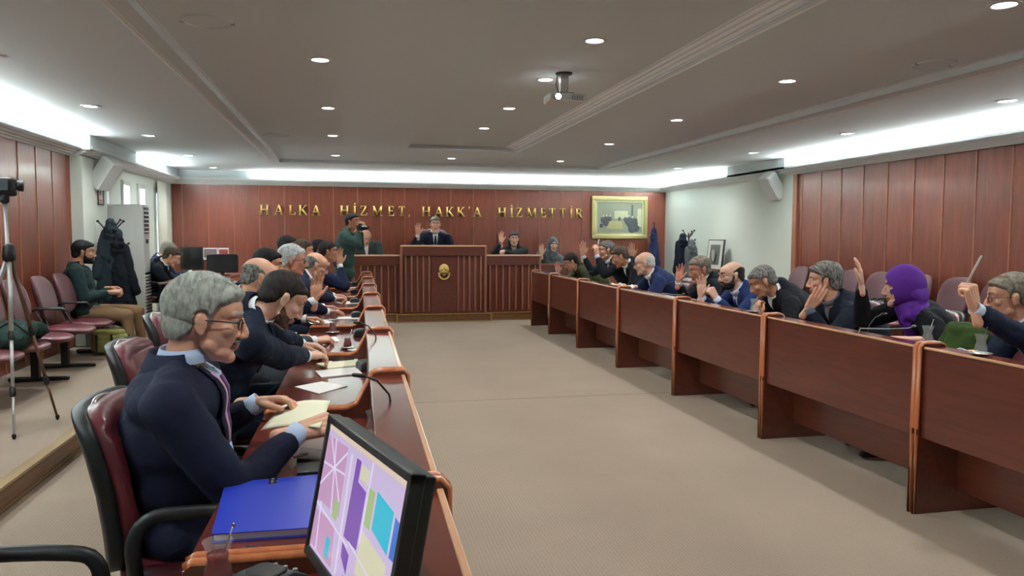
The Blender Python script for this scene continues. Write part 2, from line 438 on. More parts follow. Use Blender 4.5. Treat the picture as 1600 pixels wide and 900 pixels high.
for rname, xr, z, ys in (('row of the lower ceiling by the left wall', -2.49, Z1, (3.9, 6.15, 8.33, 10.6, 13.08, 15.3)),
                         ('row left of the raised middle panel', -.2, Z2, (1.6, 3.8, 6.03, 8.26, 10.5, 13.07)),
                         ('row on the raised middle panel with the projector', 1.73, Z3, (2.2, 3.8, 5.29, 6.68, 8.25, 9.83)),
                         ('row right of the projector', 3.66, Z2, (1.6, 3.74, 5.93, 8.17, 10.47, 13.06)),
                         ('row of the lower ceiling by the right wall', 5.95, Z1, (3.8, 6.01, 8.31, 10.52, 13.19))):
    for i, yy in enumerate(ys): downlight(xr, yy, z, '%s along the %s' % (ordn[i], rname))
downlight(1.73, 13.07, Z2, 'between the middle panel and the back wall')
# fluorescent tubes lying in the cornice troughs
tube_g = G().tube([(0, -.55, 0), (0, .55, 0)], .012, 8).box((-.02, -.57, -.03), (.02, .57, -.014), 1).box((-.014, -.575, -.02), (.014, -.55, .014), 1).box((-.014, .55, -.02), (.014, .575, .014), 1)
tube_me = tube_g.mesh('cove_tube'); tube_me.materials.append(TUBE); tube_me.materials.append(WHITEP)
_cv = {}
def cove(x, y, rz, where):
    i = _cv.get(where, 0); _cv[where] = i+1; where = ['first', 'second', 'third', 'fourth', 'fifth', 'sixth', 'seventh', 'eighth', 'ninth', 'tenth'][i]+' '+where
    t = bpy.data.objects.new('fluorescent_tube', tube_me); COL.objects.link(t); t.location = (x, y, 2.715); t.rotation_euler = (0, 0, rz)
    tag(t, 'cornice tube light, %s' % where, 'tube light', 'cove tubes behind the cornice')
    light('AREA', 'cove_lamp', t, (0, 0, .02), COVE_W, rot=(math.pi, 0, 0), col=(.93, .99, 1), shape='RECTANGLE', size=.05, size_y=1.1)
for i in range(10): cove(XL+.09, 10.1-1.2*i, 0, 'from the far end above the left wooden wall')
for y in (13.5, 14.6): cove(XLF+.1, y, 0, 'from the camera above the windows')
for i in range(10): cove(XR-.12, 10.3-1.2*i, 0, 'from the far end above the right wooden wall')
for y in (13.6, 14.75, 15.5): cove(XR-.1, y, 0, 'from the camera above the white right wall')
for i in range(7): cove(-1.25+1.2*i, YB-.1, math.pi/2, 'from the left above the lettered back wall')
# round ceiling hatches and smoke detectors
for i, (x, y, z, l) in enumerate(((-.85, 5.13, Z2, 'faint round ceiling speaker cover beside the left moulding, nearest'), (4.39, 5.11, Z2, 'faint round ceiling speaker cover at upper right by the moulding'), (-.93, 10.6, Z2, 'faint round ceiling speaker cover at the far end of the left moulding'))):
    t = thing('ceiling_speaker', l, 'ceiling speaker', (x, y, z))
    obj('grille', G().lathe([(0, -.006), (.13, -.006), (.14, -.002)], seg=32), CEIL, t, smooth=False)
    obj('rim', G().lathe([(.138, -.003), (.142, -.012), (.156, -.01), (.158, 0)], seg=32), CEIL, t)
    for s in (-1, 1): obj('clip', G().box((s*.15-.012, -.01, -.014), (s*.15+.012, .01, -.001)), CHROME, t)
# ------------------------------------------------------------------ council desks
HT, HD, HL = .79, .975, .83           # writing top, front panel top, divider lip
def desk(name, label, L, group, x0, y0, rz, s=1, near=False):
    """module of length L along +y, origin on the aisle face at the near end; aisle is +x (mirrored with s=-1)"""
    t = thing(name, label, 'council desk', (x0, y0, 0), rz, group)
    X = lambda v: s*v
    def B(a, b): return (X(a[0]), a[1], a[2]), (X(b[0]), b[1], b[2])
    obj('front_panel', G().box(*B((-.03, .03, .45), (0, L-.03, HD-.012))), W_DESK, t, bevel=.003)
    obj('ledge', G().box(*B((-.15, .03, HD-.014), (-.006, L-.03, HD))), W_TOP, t, bevel=.004)
    obj('edge_trim', G().box(*B((-.012, .03, HD-.010), (.006, L-.03, HD+.004))), mat('pale_edge_trim', (206, 158, 122), .25, coat=.5), t, bevel=.004)
    obj('back_panel', G().box(*B((-.15, .03, HT), (-.135, L-.03, HD-.012))), W_DESK, t)
    obj('desktop', G().box(*B((-.62, .03, HT-.03), (-.03, L-.03, HT))), W_TOP, t, bevel=.006)
    obj('modesty_panel', G().box(*B((-.27, .03, .13), (-.25, L-.03, HT-.03))), W_DESK, t)
    P = [(-.60, .0), (-.60, HL-.01), (-.585, HL), (-.25, HL), (-.205, HL+.02), (-.135, HD+.012), (-.11, HD+.02), (-.0, HD+.02), (.018, HD+.0), (.02, 0)]
    for y in (.0, L-.03):
        d = obj('end_board', G().prism([(X(a), b) for a, b in P], y, y+.03), W_DESK, t, bevel=.002)
        pts = [A(X(a), y+.015, b) for a, b in P[1:]]+[A(X(.02), y+.015, .01)]
        pts = [p for p in pts]; pts.insert(len(pts)-1, A(X(.022), y+.015, .5))
        obj('board_edging', G().tube(pts, .0155, 8, flat=.8), W_TRIM, d, smooth=True)
    return t
LS = math.atan2(.0125, 1)
lefts = [1.87-1.57+1.57*k for k in range(8)]
nm = ['nearest the camera, carrying the monitor', 'where the grey-haired man in glasses sits', 'with the loose white papers', 'with the bald man, third ahead of the near one', 'halfway up the row', 'fifth ahead of the near one', 'sixth ahead of the near one', 'last before the podium']
for k, y in enumerate(lefts):
    x = .195+.0115*y
    desk('council_desk', 'desk unit of the left row, '+nm[k], 1.565, 'left row of council desks', x, y, -.0115, 1)
rights = [2.09, 3.76, 5.43, 7.1, 8.76, 10.42, 12.0]
nr = ['cut by the right edge of the picture', 'in front of the woman in the purple headscarf', 'in front of the man covering his mouth', 'in front of the bald man in the blue suit', 'in front of the dark-haired man raising a hand', 'shorter one before the end panel', 'last one beside the podium']
for k, y in enumerate(rights):
    L = (rights[k+1]-y if k < 6 else 1.25)-.005
    desk('council_desk', 'desk unit of the right row, '+nr[k], L, 'right row of council desks', 3.217, y, 0, -1)

# ------------------------------------------------------------------ podium
def podium_desk(label, xa, xb, y, z0, zt, gap=None, n=8):
    t = thing('podium_desk', label, 'podium', ((xa+xb)/2, y, z0)); w = (xb-xa)/2; h = zt-z0
    g = G().box((-w, .05, .0), (w, .08, h-.03)).box((-w, .03, 0), (-w+.03, .7, h-.03)).box((w-.03, .03, 0), (w, .7, h-.03))
    obj('body', g, W_POD, t, bevel=.002)
    obj('top_band', G().box((-w, .0, h-.2), (w, .05, h-.02)), W_DESK, t, bevel=.003)
    obj('top_ledge', G().box((-w-.01, -.015, h-.03), (w+.01, .25, h)), mat('pale_edge_trim', (206, 158, 122)), t, bevel=.004)
    obj('writing_top', G().box((-w+.03, .08, h-.27), (w-.03, .7, h-.24)), W_TOP, t)
    for s_ in (-1, 1): obj('corner_post', G().box((s_*w-.018, -.01, 0), (s_*w+.018, .03, h-.0)), W_RIB, t, bevel=.004)
    for i in range(n):
        x = -w+.03+(2*w-.06)*(i+.5)/n
        if gap and abs(x-gap[0]) < gap[1]: continue
        obj('slat', G().box((x-.014, .015, .03), (x+.014, .05, h-.2)), W_RIB, t, bevel=.004)
    obj('plinth', G().box((-w, .02, 0), (w, .05, .035)), W_POD, t)
    if gap: obj('centre_board', G().box((gap[0]-gap[1]+.02, .02, .03), (gap[0]+gap[1]-.02, .05, h-.2)), W_DESK, t, bevel=.003)
    return t
PY = 14.2
g = G().box((-.6, PY-.02, 0), (4.9, YB, .15)).box((.85, PY-.12, 0), (2.62, PY, .15)); struct('floor_podium', g, [W_STEP])
g = G()
for (xa, xb, y) in ((-.6, .85, PY-.02), (2.62, 4.9, PY-.02), (.85, 2.62, PY-.12)):
    for z in (.138, .004): g.box((xa, y-.012, z), (xb, y, z+.014))
for x in (.85, 2.62): g.box((x-.012, PY-.13, .0), (x+.012, PY-.118, .15))
struct('trim_13', g, mat('brass_strip', (190, 160, 100), .3, .8))
podium_desk('left wing desk of the podium with vertical slats', -.14, .93, PY+.08, .15, 1.25, n=8)
pc = podium_desk('tall central podium desk with gold emblem', .94, 2.53, PY, .15, 1.43, gap=(0, .26), n=14)
podium_desk('right wing desk of the podium with vertical slats', 2.54, 3.62, PY+.08, .15, 1.25, n=8)
e = thing('wall_emblem', 'round golden emblem on the middle of the central podium', 'emblem', (1.74, PY+.018, .92))
up = [[1, 0, 0], [0, 0, 1.15], [0, -1, 0]]
obj('disc', G().lathe([(0, 0), (.085, 0), (.095, .01), (.085, .018), (0, .022)], c=(0, 0, .05), seg=32, R=up), GOLD, e, smooth=True)
g = G()
for i in range(12):
    a = math.pi*i/11; g.ell((.1*math.cos(a), -.012, -.02-.11*math.sin(a)), (.022, .008, .012), sub=2)
obj('laurel_branch', g, GOLD, e, smooth=True)
g = G().box((-.06, -.03, -.03), (.06, -.015, -.01)).tube([(-.055, -.022, -.04), (0, -.024, -.065), (.055, -.022, -.04)], .009, 6); obj('scroll', g, BLACK, e)
g = G().box((-.035, -.034, .03), (-.02, -.018, .1)).box((.02, -.034, .03), (.035, -.018, .1)).ell((0, -.02, .1), (.045, .014, .03)); obj('relief', g, GOLD, e, smooth=True)
# secretary desk right of the podium
t = thing('side_desk', 'low wooden side desk beside the podium where the grey headscarf woman sits', 'desk', (4.2, 14.9, .15))
obj('front_panel', G().box((-.5, -.01, 0), (.5, .015, .88)), W_DESK, t); obj('desktop', G().box((-.5, -.01, .6), (.5, .5, .63)), W_TOP, t)
obj('edge_trim', G().box((-.5, -.02, .88), (.5, .03, .9)), W_TRIM, t); obj('corner_post', G().box((-.52, -.02, 0), (-.49, .02, 1.0)), W_TRIM, t)

# ------------------------------------------------------------------ gold letters on the back wall
def stroke(g, a, b, w):
    a = A(*a); b = A(*b); d = nrm(b-a); n = A(-d[1], d[0])*w/2
    P = [a-n, b-n, b+n, a+n]
    g.prism([(p[0], p[1]) for p in P], 0, -.022)
T_, t_ = .19, .075
def ser(g, x, y, w=.26): stroke(g, (x-w/2, y), (x+w/2, y), .06)
def glyph(c):
    g = G(); b, tp = .03, .97
    if c in 'HİKM':
        pass
    if c == 'H':
        for x in (.16, .84): stroke(g, (x, 0), (x, 1), T_); ser(g, x, b, .34); ser(g, x, tp, .34)
        stroke(g, (.16, .52), (.84, .52), t_); w = 1
    elif c == 'A':
        stroke(g, (.08, 0), (.46, 1), t_); stroke(g, (.84, 0), (.46, 1), T_); stroke(g, (.22, .32), (.74, .32), t_); ser(g, .1, b); ser(g, .84, b, .32); w = .94
    elif c == 'L':
        stroke(g, (.18, 0), (.18, 1), T_); ser(g, .18, tp, .36); stroke(g, (.03, b+.01), (.72, b+.01), t_); stroke(g, (.7, .0), (.7, .26), t_); w = .75
    elif c == 'K':
        stroke(g, (.17, 0), (.17, 1), T_); ser(g, .17, b, .34); ser(g, .17, tp, .34); stroke(g, (.22, .42), (.8, .98), t_); stroke(g, (.38, .58), (.84, .02), T_); ser(g, .84, b); ser(g, .8, tp); w = .95
    elif c == 'İ':
        stroke(g, (.2, 0), (.2, 1), T_); ser(g, .2, b, .38); ser(g, .2, tp, .38); stroke(g, (.2, 1.1), (.2, 1.28), .19); w = .4
    elif c == 'Z':
        stroke(g, (.06, tp-.01), (.76, tp-.01), t_); stroke(g, (.04, b+.01), (.8, b+.01), t_); stroke(g, (.7, .96), (.12, .04), T_); stroke(g, (.08, .74), (.08, .98), t_); stroke(g, (.78, .02), (.78, .28), t_); w = .84
    elif c == 'M':
        stroke(g, (.12, 0), (.12, 1), t_); stroke(g, (1.0, 0), (1.0, 1), T_); stroke(g, (.12, 1), (.52, .06), T_); stroke(g, (.98, 1), (.54, .06), t_); ser(g, .12, b); ser(g, 1.0, b, .34); ser(g, .06, tp, .18); ser(g, 1.05, tp, .22); w = 1.16
    elif c == 'E':
        stroke(g, (.18, 0), (.18, 1), T_); ser(g, .14, b, .24); ser(g, .14, tp, .24)
        stroke(g, (.1, b+.01), (.72, b+.01), t_); stroke(g, (.1, tp-.01), (.68, tp-.01), t_); stroke(g, (.2, .52), (.55, .52), t_)
        for x, y in ((.7, .0), (.66, .76)): stroke(g, (x, y), (x, y+.24), t_)
        stroke(g, (.54, .42), (.54, .62), t_); w = .76
    elif c == 'T':
        stroke(g, (.4, 0), (.4, 1), T_); ser(g, .4, b, .38); stroke(g, (.04, tp-.01), (.76, tp-.01), t_)
        for x in (.06, .74): stroke(g, (x, .74), (x, 1), t_)
        w = .8
    elif c == 'R':
        stroke(g, (.17, 0), (.17, 1), T_); ser(g, .17, b, .34); ser(g, .14, tp, .26)
        P = [(.2, .96), (.5, .96), (.66, .86), (.68, .7), (.6, .56), (.42, .49), (.2, .49)]
        for p, q in zip(P[:-1], P[1:]): stroke(g, p, q, .1)
        stroke(g, (.4, .5), (.78, .02), T_); ser(g, .84, b, .2); w = .9
    elif c == ',': stroke(g, (.08, .0), (.08, .14), .14); stroke(g, (.1, .0), (.02, -.14), .07); w = .16
    elif c == "'": stroke(g, (.08, 1.08), (.05, .82), .1); w = .14
    return g, w
LT = {}
px = lambda v: 390+v/2.963
lay = [('HALKA', [48, 116, 182, 228, 288], 118), ('HİZMET,', [420, 480, 512, 570, 640, 690, 736], 121), ("HAKK'A", [798, 858, 908, 960, 1014, 1036], 126), ('HİZMETTİR', [1150, 1205, 1232, 1285, 1345, 1386, 1434, 1480, 1508], 131)]
cnt = ['first', 'second', 'third', 'fourth', 'fifth', 'sixth', 'seventh', 'eighth', 'ninth']
wn = ['first word', 'second word', 'third word', 'last word']
HL_ = .2
for wi, (word, xs, yb) in enumerate(lay):
    for i, (ch, x) in enumerate(zip(word, xs)):
        p = at(px(x), 290+(yb+17)/2.963, YB-.03)
        if ch not in LT:
            g, wd = glyph(ch); me = g.mesh('letter', fixn=True); me.vertices.foreach_get
            co = np.empty(len(me.vertices)*3); me.vertices.foreach_get('co', co); co = co.reshape(-1, 3)
            co[:, 0] *= HL_*.86; co[:, 2] *= HL_; me.vertices.foreach_set('co', co.ravel()); me.materials.append(GOLD); me.update(); LT[ch] = me
        o = bpy.data.objects.new('wall_letter', LT[ch]); COL.objects.link(o); o.location = (p[0], YB-.03, 2.015)
        nmch = {',': 'comma', "'": 'apostrophe', 'İ': 'dotted letter I'}.get(ch, 'letter '+ch)
        tag(o, 'brass %s, %s sign of the %s on the back wall' % (nmch, cnt[i], wn[wi]), 'wall letter', 'brass letters on the back wall')

# ------------------------------------------------------------------ chairs
def back_fn(th=.0, curve=.25):
    def f(V):
        V = V.copy(); V[:, 1] += curve*V[:, 0]**2/.1*.3
        return V
    return f
def make_chair(label, loc, rz, group, high=.0):
    """burgundy leather conference chair facing local +y"""
    t = thing('conference_chair', label, 'chair', loc, rz, group)
    def padfn(V):
        V = V.copy(); s = np.exp(-((V[:, 2]-.02)/.018)**2)*.012+np.exp(-((V[:, 2]-.19)/.018)**2)*.010+np.exp(-((np.abs(V[:, 0])-.09)/.012)**2)*.006
        V[:, 1] = np.where(V[:, 1] > 0, V[:, 1]-s, V[:, 1]); V[:, 1] += .9*V[:, 0]**2-.35*np.abs(V[:, 2]-.02)**2
        V[:, 0] *= 1+.10*np.sin((V[:, 2]+.3)*2.5); return V
    R = _tilt(10)
    obj('backrest', G().superell((0, -.27, .78), (.245, .055, .265+high), .45, .55, 40, 40, R=R, fn=padfn), LEATH, t, smooth=True)
    def shellfn(V): V = V.copy(); V[:, 1] += .9*V[:, 0]**2-.35*np.abs(V[:, 2]-.02)**2; V[:, 0] *= 1+.10*np.sin((V[:, 2]+.3)*2.5); return V
    obj('back_shell', G().superell((0, -.305, .775), (.255, .03, .275+high), .4, .3, 36, 24, R=R, fn=shellfn), BLACK, t, smooth=True)
    P = []
    for k in range(25):
        a = math.pi*k/24; x = .25*math.cos(a); z = .85+.19*math.sin(a)
        P.append(A(x, -.30-.17*(z-.78)+.9*x*x, z))
    obj('rim_highlight', G().tube(P, .010, 8), CHROME, t, smooth=True)  # chrome tube added to imitate the glossy highlight along the leather edge
    def seatfn(V): V = V.copy(); V[:, 2] -= .5*np.maximum(V[:, 1], 0)**2; return V
    obj('seat', G().superell((0, 0, .5), (.26, .26, .06), .5, .45, 40, 20, fn=seatfn), LEATH, t, smooth=True)
    obj('seat_shell', G().superell((0, 0, .455), (.25, .25, .03), .3, .4, 32, 10), BLACK, t, smooth=True)
    for s in (-1, 1):
        P = [A(s*.26, -.18, .47), A(s*.31, -.17, .56), A(s*.32, -.17, .66), A(s*.315, -.13, .725), A(s*.315, -.05, .74), A(s*.315, .14, .735), A(s*.315, .2, .71), A(s*.312, .215, .64), A(s*.30, .19, .54), A(s*.25, .14, .46)]
        P2 = []
        for i in range(len(P)-1):
            for k in range(3):
                q0, q1, q2, q3 = P[max(i-1, 0)], P[i], P[i+1], P[min(i+2, len(P)-1)]; u = k/3
                P2.append(.5*((2*q1)+(-q0+q2)*u+(2*q0-5*q1+4*q2-q3)*u*u+(-q0+3*q1-3*q2+q3)*u**3))
        P2.append(P[-1])
        obj('armrest', G().tube(P2, .022, 10, flat=.75), BLACK, t, smooth=True)
    obj('gas_column', G().lathe([(0, .1), (.035, .1), (.035, .25), (.022, .25), (.022, .44), (0, .44)], seg=16), BLACK, t)
    g = G()
    for k in range(5):
        a = math.radians(90+72*k); d = A(math.cos(a), math.sin(a), 0); g.cap(d*.02+A(0, 0, .13), .028, d*.3+A(0, 0, .085), .018, sub=2)
    b = obj('star_base', g, BLACK, t, smooth=True)
    for k in range(5):
        a = math.radians(90+72*k); d = A(math.cos(a), math.sin(a), 0); q = A(-d[1], d[0], 0)*.012
        obj('caster', G().cap(d*.3+A(0, 0, .035)-q, .032, d*.3+A(0, 0, .035)+q, .032, sub=2), BLACK, b, smooth=True)
    return t
def _tilt(deg):                       # rows = local axes after rotating about x
    a = math.radians(deg); return np.array([[1, 0, 0], [0, math.cos(a), math.sin(a)], [0, -math.sin(a), math.cos(a)]])
# ------------------------------------------------------------------ people
SKINC = {'fair': (206, 156, 130), 'tan': (188, 138, 110), 'pale': (216, 172, 150), 'ruddy': (190, 130, 106)}
def skin(n):
    k = 'skin_'+n
    if k not in MATS:
        m = mat(k, SKINC[n], .5, var=.07, scale=30, bump=(220, .08)); b = m.node_tree.nodes['Principled BSDF']
        b.inputs['Subsurface Weight'].default_value = .08; b.inputs['Subsurface Radius'].default_value = (.012, .004, .002)
    return MATS[k]
def hairmat(n, c1, c2):
    k = 'hair_'+n
    if k in MATS: return MATS[k]
    m = bpy.data.materials.new(k); m.use_nodes = True; nt = m.node_tree; b = nt.nodes['Principled BSDF']
    tc = nt.nodes.new('ShaderNodeTexCoord'); mp = nt.nodes.new('ShaderNodeMapping'); mp.inputs['Scale'].default_value = (46, 12, 22)
    n_ = nt.nodes.new('ShaderNodeTexNoise'); n_.inputs['Scale'].default_value = 1.6; n_.inputs['Detail'].default_value = 6; n_.inputs['Distortion'].default_value = .4
    mx = nt.nodes.new('ShaderNodeMix'); mx.data_type = 'RGBA'; mx.inputs[6].default_value = lin(c1); mx.inputs[7].default_value = lin(c2)
    rp = nt.nodes.new('ShaderNodeMapRange'); rp.inputs[1].default_value = .35; rp.inputs[2].default_value = .65
    nt.links.new(tc.outputs['Object'], mp.inputs[0]); nt.links.new(mp.outputs[0], n_.inputs['Vector']); nt.links.new(n_.outputs['Fac'], rp.inputs[0])
    nt.links.new(rp.outputs[0], mx.inputs[0]); nt.links.new(mx.outputs[2], b.inputs['Base Color'])
    bp = nt.nodes.new('ShaderNodeBump'); bp.inputs['Strength'].default_value = .55; bp.inputs['Distance'].default_value = .006
    nt.links.new(n_.outputs['Fac'], bp.inputs['Height']); nt.links.new(bp.outputs[0], b.inputs['Normal'])
    b.inputs['Roughness'].default_value = .7; b.inputs['Specular IOR Level'].default_value = .2; MATS[k] = m; return m
HAIRS = {'grey': ((124, 128, 121), (170, 174, 166)), 'silver': ((150, 156, 158), (206, 210, 210)), 'dark': ((16, 13, 12), (40, 33, 30)), 'brown': ((46, 36, 28), (84, 70, 58)),
         'greybrown': ((84, 76, 66), (132, 124, 112)), 'black': ((10, 10, 11), (26, 26, 28)), 'white': ((176, 172, 166), (214, 210, 204)), 'stubble': ((70, 54, 46), (110, 84, 70)), 'salt': ((58, 56, 54), (128, 126, 122))}
def hair(n): return hairmat(n, *HAIRS[n])
def cloth(col, rough=.85):
    k = 'cloth_%d_%d_%d' % tuple(col)
    return mat(k, col, rough, bump=(15, .55), var=.08, spec=.2) if k not in MATS else MATS[k]
EYEW, IRIS, LIP = mat('eye_white', (216, 208, 200), .3), mat('iris_dark', (30, 20, 14), .2), mat('lips', (170, 110, 95), .5)

_hd = {}
def head_tpl(lod):
    if lod in _hd: return _hd[lod]
    g = G()
    g.ell((0, -.018, .035), (.076, .096, .083)); g.ell((0, -.04, -.01), (.066, .07, .07))
    g.ell((0, .026, -.018), (.063, .066, .085)); g.ell((0, .03, .045), (.066, .064, .055))
    g.ell((0, .040, -.078), (.05, .046, .032)); g.ell((0, .074, -.094), (.025, .021, .019))
    g.cap((-.045, .02, -.06), .022, (0, .06, -.092), .02); g.cap((.045, .02, -.06), .022, (0, .06, -.092), .02)
    g.cap((0, .087, .028), .008, (0, .110, -.018), .0115); g.ell((0, .108, -.026), (.014, .013, .010))
    for s in (-1, 1):
        g.ell((s*.0125, .099, -.029), (.009, .011, .008)); g.ell((s*.043, .060, -.012), (.021, .022, .02))
        g.cap((s*.008, .088, .036), .0095, (s*.045, .072, .034), .010)
        R = _rot(s*-18, 0, 0)[[0, 2, 1]]
        g.ell((s*.079, -.008, .0), (.007, .018, .031)); g.ell((s*.083, -.016, .012), (.006, .012, .018)); g.ell((s*.078, -.003, -.024), (.007, .009, .011))
    g.ell((0, .0895, -.0525), (.025, .0115, .0065)); g.ell((0, .088, -.0635), (.021, .011, .0075))
    g.cap((0, -.035, -.05), .052, (0, -.048, -.15), .052)
    V, F, N = remesh(g, (.004, .0065)[lod], (2, 1)[lod])
    C = V[F].mean(1); m = np.zeros(len(F), int)
    ax = abs(C[:, 0])
    m[(C[:, 1] > .07) & (C[:, 2] < -.048) & (C[:, 2] > -.07) & (ax < .024)] = 3
    m[(C[:, 1] > .05) & (C[:, 2] > .030+.003*(ax > .03)) & (C[:, 2] < .043) & (ax > .013) & (ax < .052)] = 4
    h = G(); h.V = [V]; h.P = [(F, m)]; h.n = len(V)
    for s in (-1, 1):
        h.ell((s*.031, .0715, .011), (.0145, .0145, .0125), sub=2, m=1); h.ell((s*.031, .0815, .0105), (.0058, .005, .0058), sub=2, m=2)
        h.ell((s*.031, .0715, .0185), (.0165, .0155, .0085), sub=2, m=0); h.ell((s*.031, .0705, .0025), (.0155, .0145, .0055), sub=2, m=0)
    _hd[lod] = (h, V, F, N); return _hd[lod]
_hn = {}
def hand_tpl(pose, lod):
    if (pose, lod) in _hn: return _hn[(pose, lod)]
    cur = {'open': [(4, 8, 6)]*4, 'relax': [(24, 34, 20), (28, 38, 22), (32, 42, 24), (36, 46, 26)], 'hold': [(48, 58, 30), (52, 62, 32), (58, 64, 34), (62, 66, 36)],
           'fist': [(78, 92, 50)]*4, 'point': [(6, 8, 4), (60, 80, 40), (70, 88, 45), (74, 90, 48)], 'flat': [(10, 14, 8)]*4}[pose]
    xs = [-.031, -.0105, .0105, .030]; ky = [.092, .097, .092, .084]; ln = [.074, .083, .077, .06]; spr = [-7, -2, 3, 9] if pose == 'open' else [-3, -1, 1, 4]
    g = G()
    for x, y in zip(xs, ky): g.cap((x*.5, .012, 0), .0175, (x, y-.004, .001), .0125)
    g.ell((0, .05, -.003), (.036, .045, .0145))
    for i in range(4):
        p = A(xs[i], ky[i], .001); ang = 0; sa = math.radians(spr[i]); r = [.0098, .0102, .0098, .0086][i]
        for k, fr in enumerate((.46, .30, .24)):
            ang += math.radians(cur[i][k]); d = A(math.sin(sa)*math.cos(ang), math.cos(ang)*math.cos(sa), -math.sin(ang))
            q = p+d*ln[i]*fr; g.cap(p, r*(1-.05*k), q, r*(.95-.07*k), sub=2); p = q
    if pose == 'open': T = [(-.022, .028, -.006), (-.045, .05, -.010), (-.062, .074, -.012), (-.072, .096, -.012)]
    elif pose in ('relax', 'flat'): T = [(-.022, .028, -.008), (-.04, .055, -.018), (-.046, .082, -.026), (-.044, .104, -.032)]
    else: T = [(-.022, .028, -.01), (-.038, .056, -.026), (-.032, .082, -.040), (-.018, .100, -.046)]
    for a, b, r0, r1 in zip(T[:-1], T[1:], (.016, .0125, .011), (.0125, .011, .009)): g.cap(a, r0, b, r1, sub=2)
    g.cap((0, -.06, 0), .026, (0, -.01, 0), .023, flat=((0, 0, 1), .78)); g.cap((0, -.02, 0), .024, (0, .02, 0), .026, flat=((0, 0, 1), .7))
    V, F, N = remesh(g, (.003, .0045)[lod], 1)
    _hn[(pose, lod)] = (V, F); return V, F
def line_of(ang, style):
    xs = [0, .55, .95, 1.15, 1.38, 1.46, 1.62, 1.95, 2.4, 3.15]
    base = [.068, .066, .05, .040, -.012, -.014, .030, -.038, -.062, -.070]
    if style == 'fringe': base = [.4, .4, .4, .2, -.008, -.012, .03, -.03, -.058, -.066]
    if style == 'receding': base = [.086, .092, .084, .06, -.01, -.012, .030, -.034, -.062, -.070]
    return np.interp(ang, xs, base)
def patch(lod, wfun, tfun, mi=0):
    """a shell grown from the head surface where wfun>0"""
    h, V, F, N = head_tpl(lod)
    wv = wfun(V); keep = (wv[F] > 0).any(1); F2 = F[keep]; ids, inv = np.unique(F2, return_inverse=True)
    P = V[ids]; n = N[ids]; w_ = np.clip(wv[ids], 0, 1); w_ = w_*w_*(3-2*w_); t = tfun(P)
    P = P+n*(-.003+(t+.003)*w_)[:, None]
    return G().add(P, inv.reshape(F2.shape), mi)
def hair_patch(lod, style, vol, seed=0):
    def wf(V):
        ang = np.arctan2(abs(V[:, 0]), V[:, 1]+.01); f = (V[:, 2]-line_of(ang, style))/.014
        if style == 'fringe': f = np.minimum(f, (.058-V[:, 2]-.02*np.sin(ang*2))/.02)
        ear = (abs(V[:, 0]) > .0755) & (V[:, 2] < .034) & (V[:, 1] > -.035) & (V[:, 1] < .02)
        f[ear] = -1
        f[(V[:, 2] < -.078)] = -1
        return f
    def tf(P):
        a = P*60+seed
        nz = np.sin(a[:, 0]*1.3+2*np.sin(a[:, 1]*.4))*np.sin(a[:, 2]*.9+a[:, 1]*.5)+.6*np.sin(a[:, 0]*3.1+a[:, 1]*1.1+seed)
        top = np.clip((P[:, 2]-.0)/.1, 0, 1)
        return vol*(.45+.75*top)*(1+.10*nz)
    g = patch(lod, wf, tf)
    return g
def beard_patch(lod, thick=.007):
    def wf(V):
        ang = np.arctan2(abs(V[:, 0]), V[:, 1]+.01); top = np.interp(ang, [0, .25, .42, .8, 1.2, 1.38, 1.5], [-.035, -.036, -.05, -.045, -.02, .015, .015])
        f = np.minimum((top-V[:, 2])/.008, (V[:, 2]+.112-.03*np.clip(.03-V[:, 1], 0, 1)*0)/.01); f = np.minimum(f, (1.5-ang)/.12)
        f = np.minimum(f, (V[:, 1]-.0)/.012)
        mouth = (abs(V[:, 0]) < .024) & (V[:, 2] > -.070) & (V[:, 2] < -.047) & (V[:, 1] > .07); f[mouth] = -1
        nose = (abs(V[:, 0]) < .02) & (V[:, 2] > -.036) & (V[:, 1] > .06); f[nose] = -1
        return f
    return patch(lod, wf, lambda P: thick*(1+.2*np.sin(P[:, 0]*300)*np.sin(P[:, 2]*260)))
def frame_from(f, up=(0, 0, 1)):
    f = nrm(f); r = nrm(np.cross(f, up)); u = np.cross(r, f); return np.array([r, f, u])
def ik(a, c, l1, l2, pole):
    d = c-a; L = np.linalg.norm(d); L2 = min(L, (l1+l2)*.995); u = d/L
    x = (l1*l1-l2*l2+L2*L2)/(2*L2); hgt = math.sqrt(max(l1*l1-x*x, 0)); p = nrm(pole-u*(pole@u))
    return a+u*x*(L/L2)+p*hgt

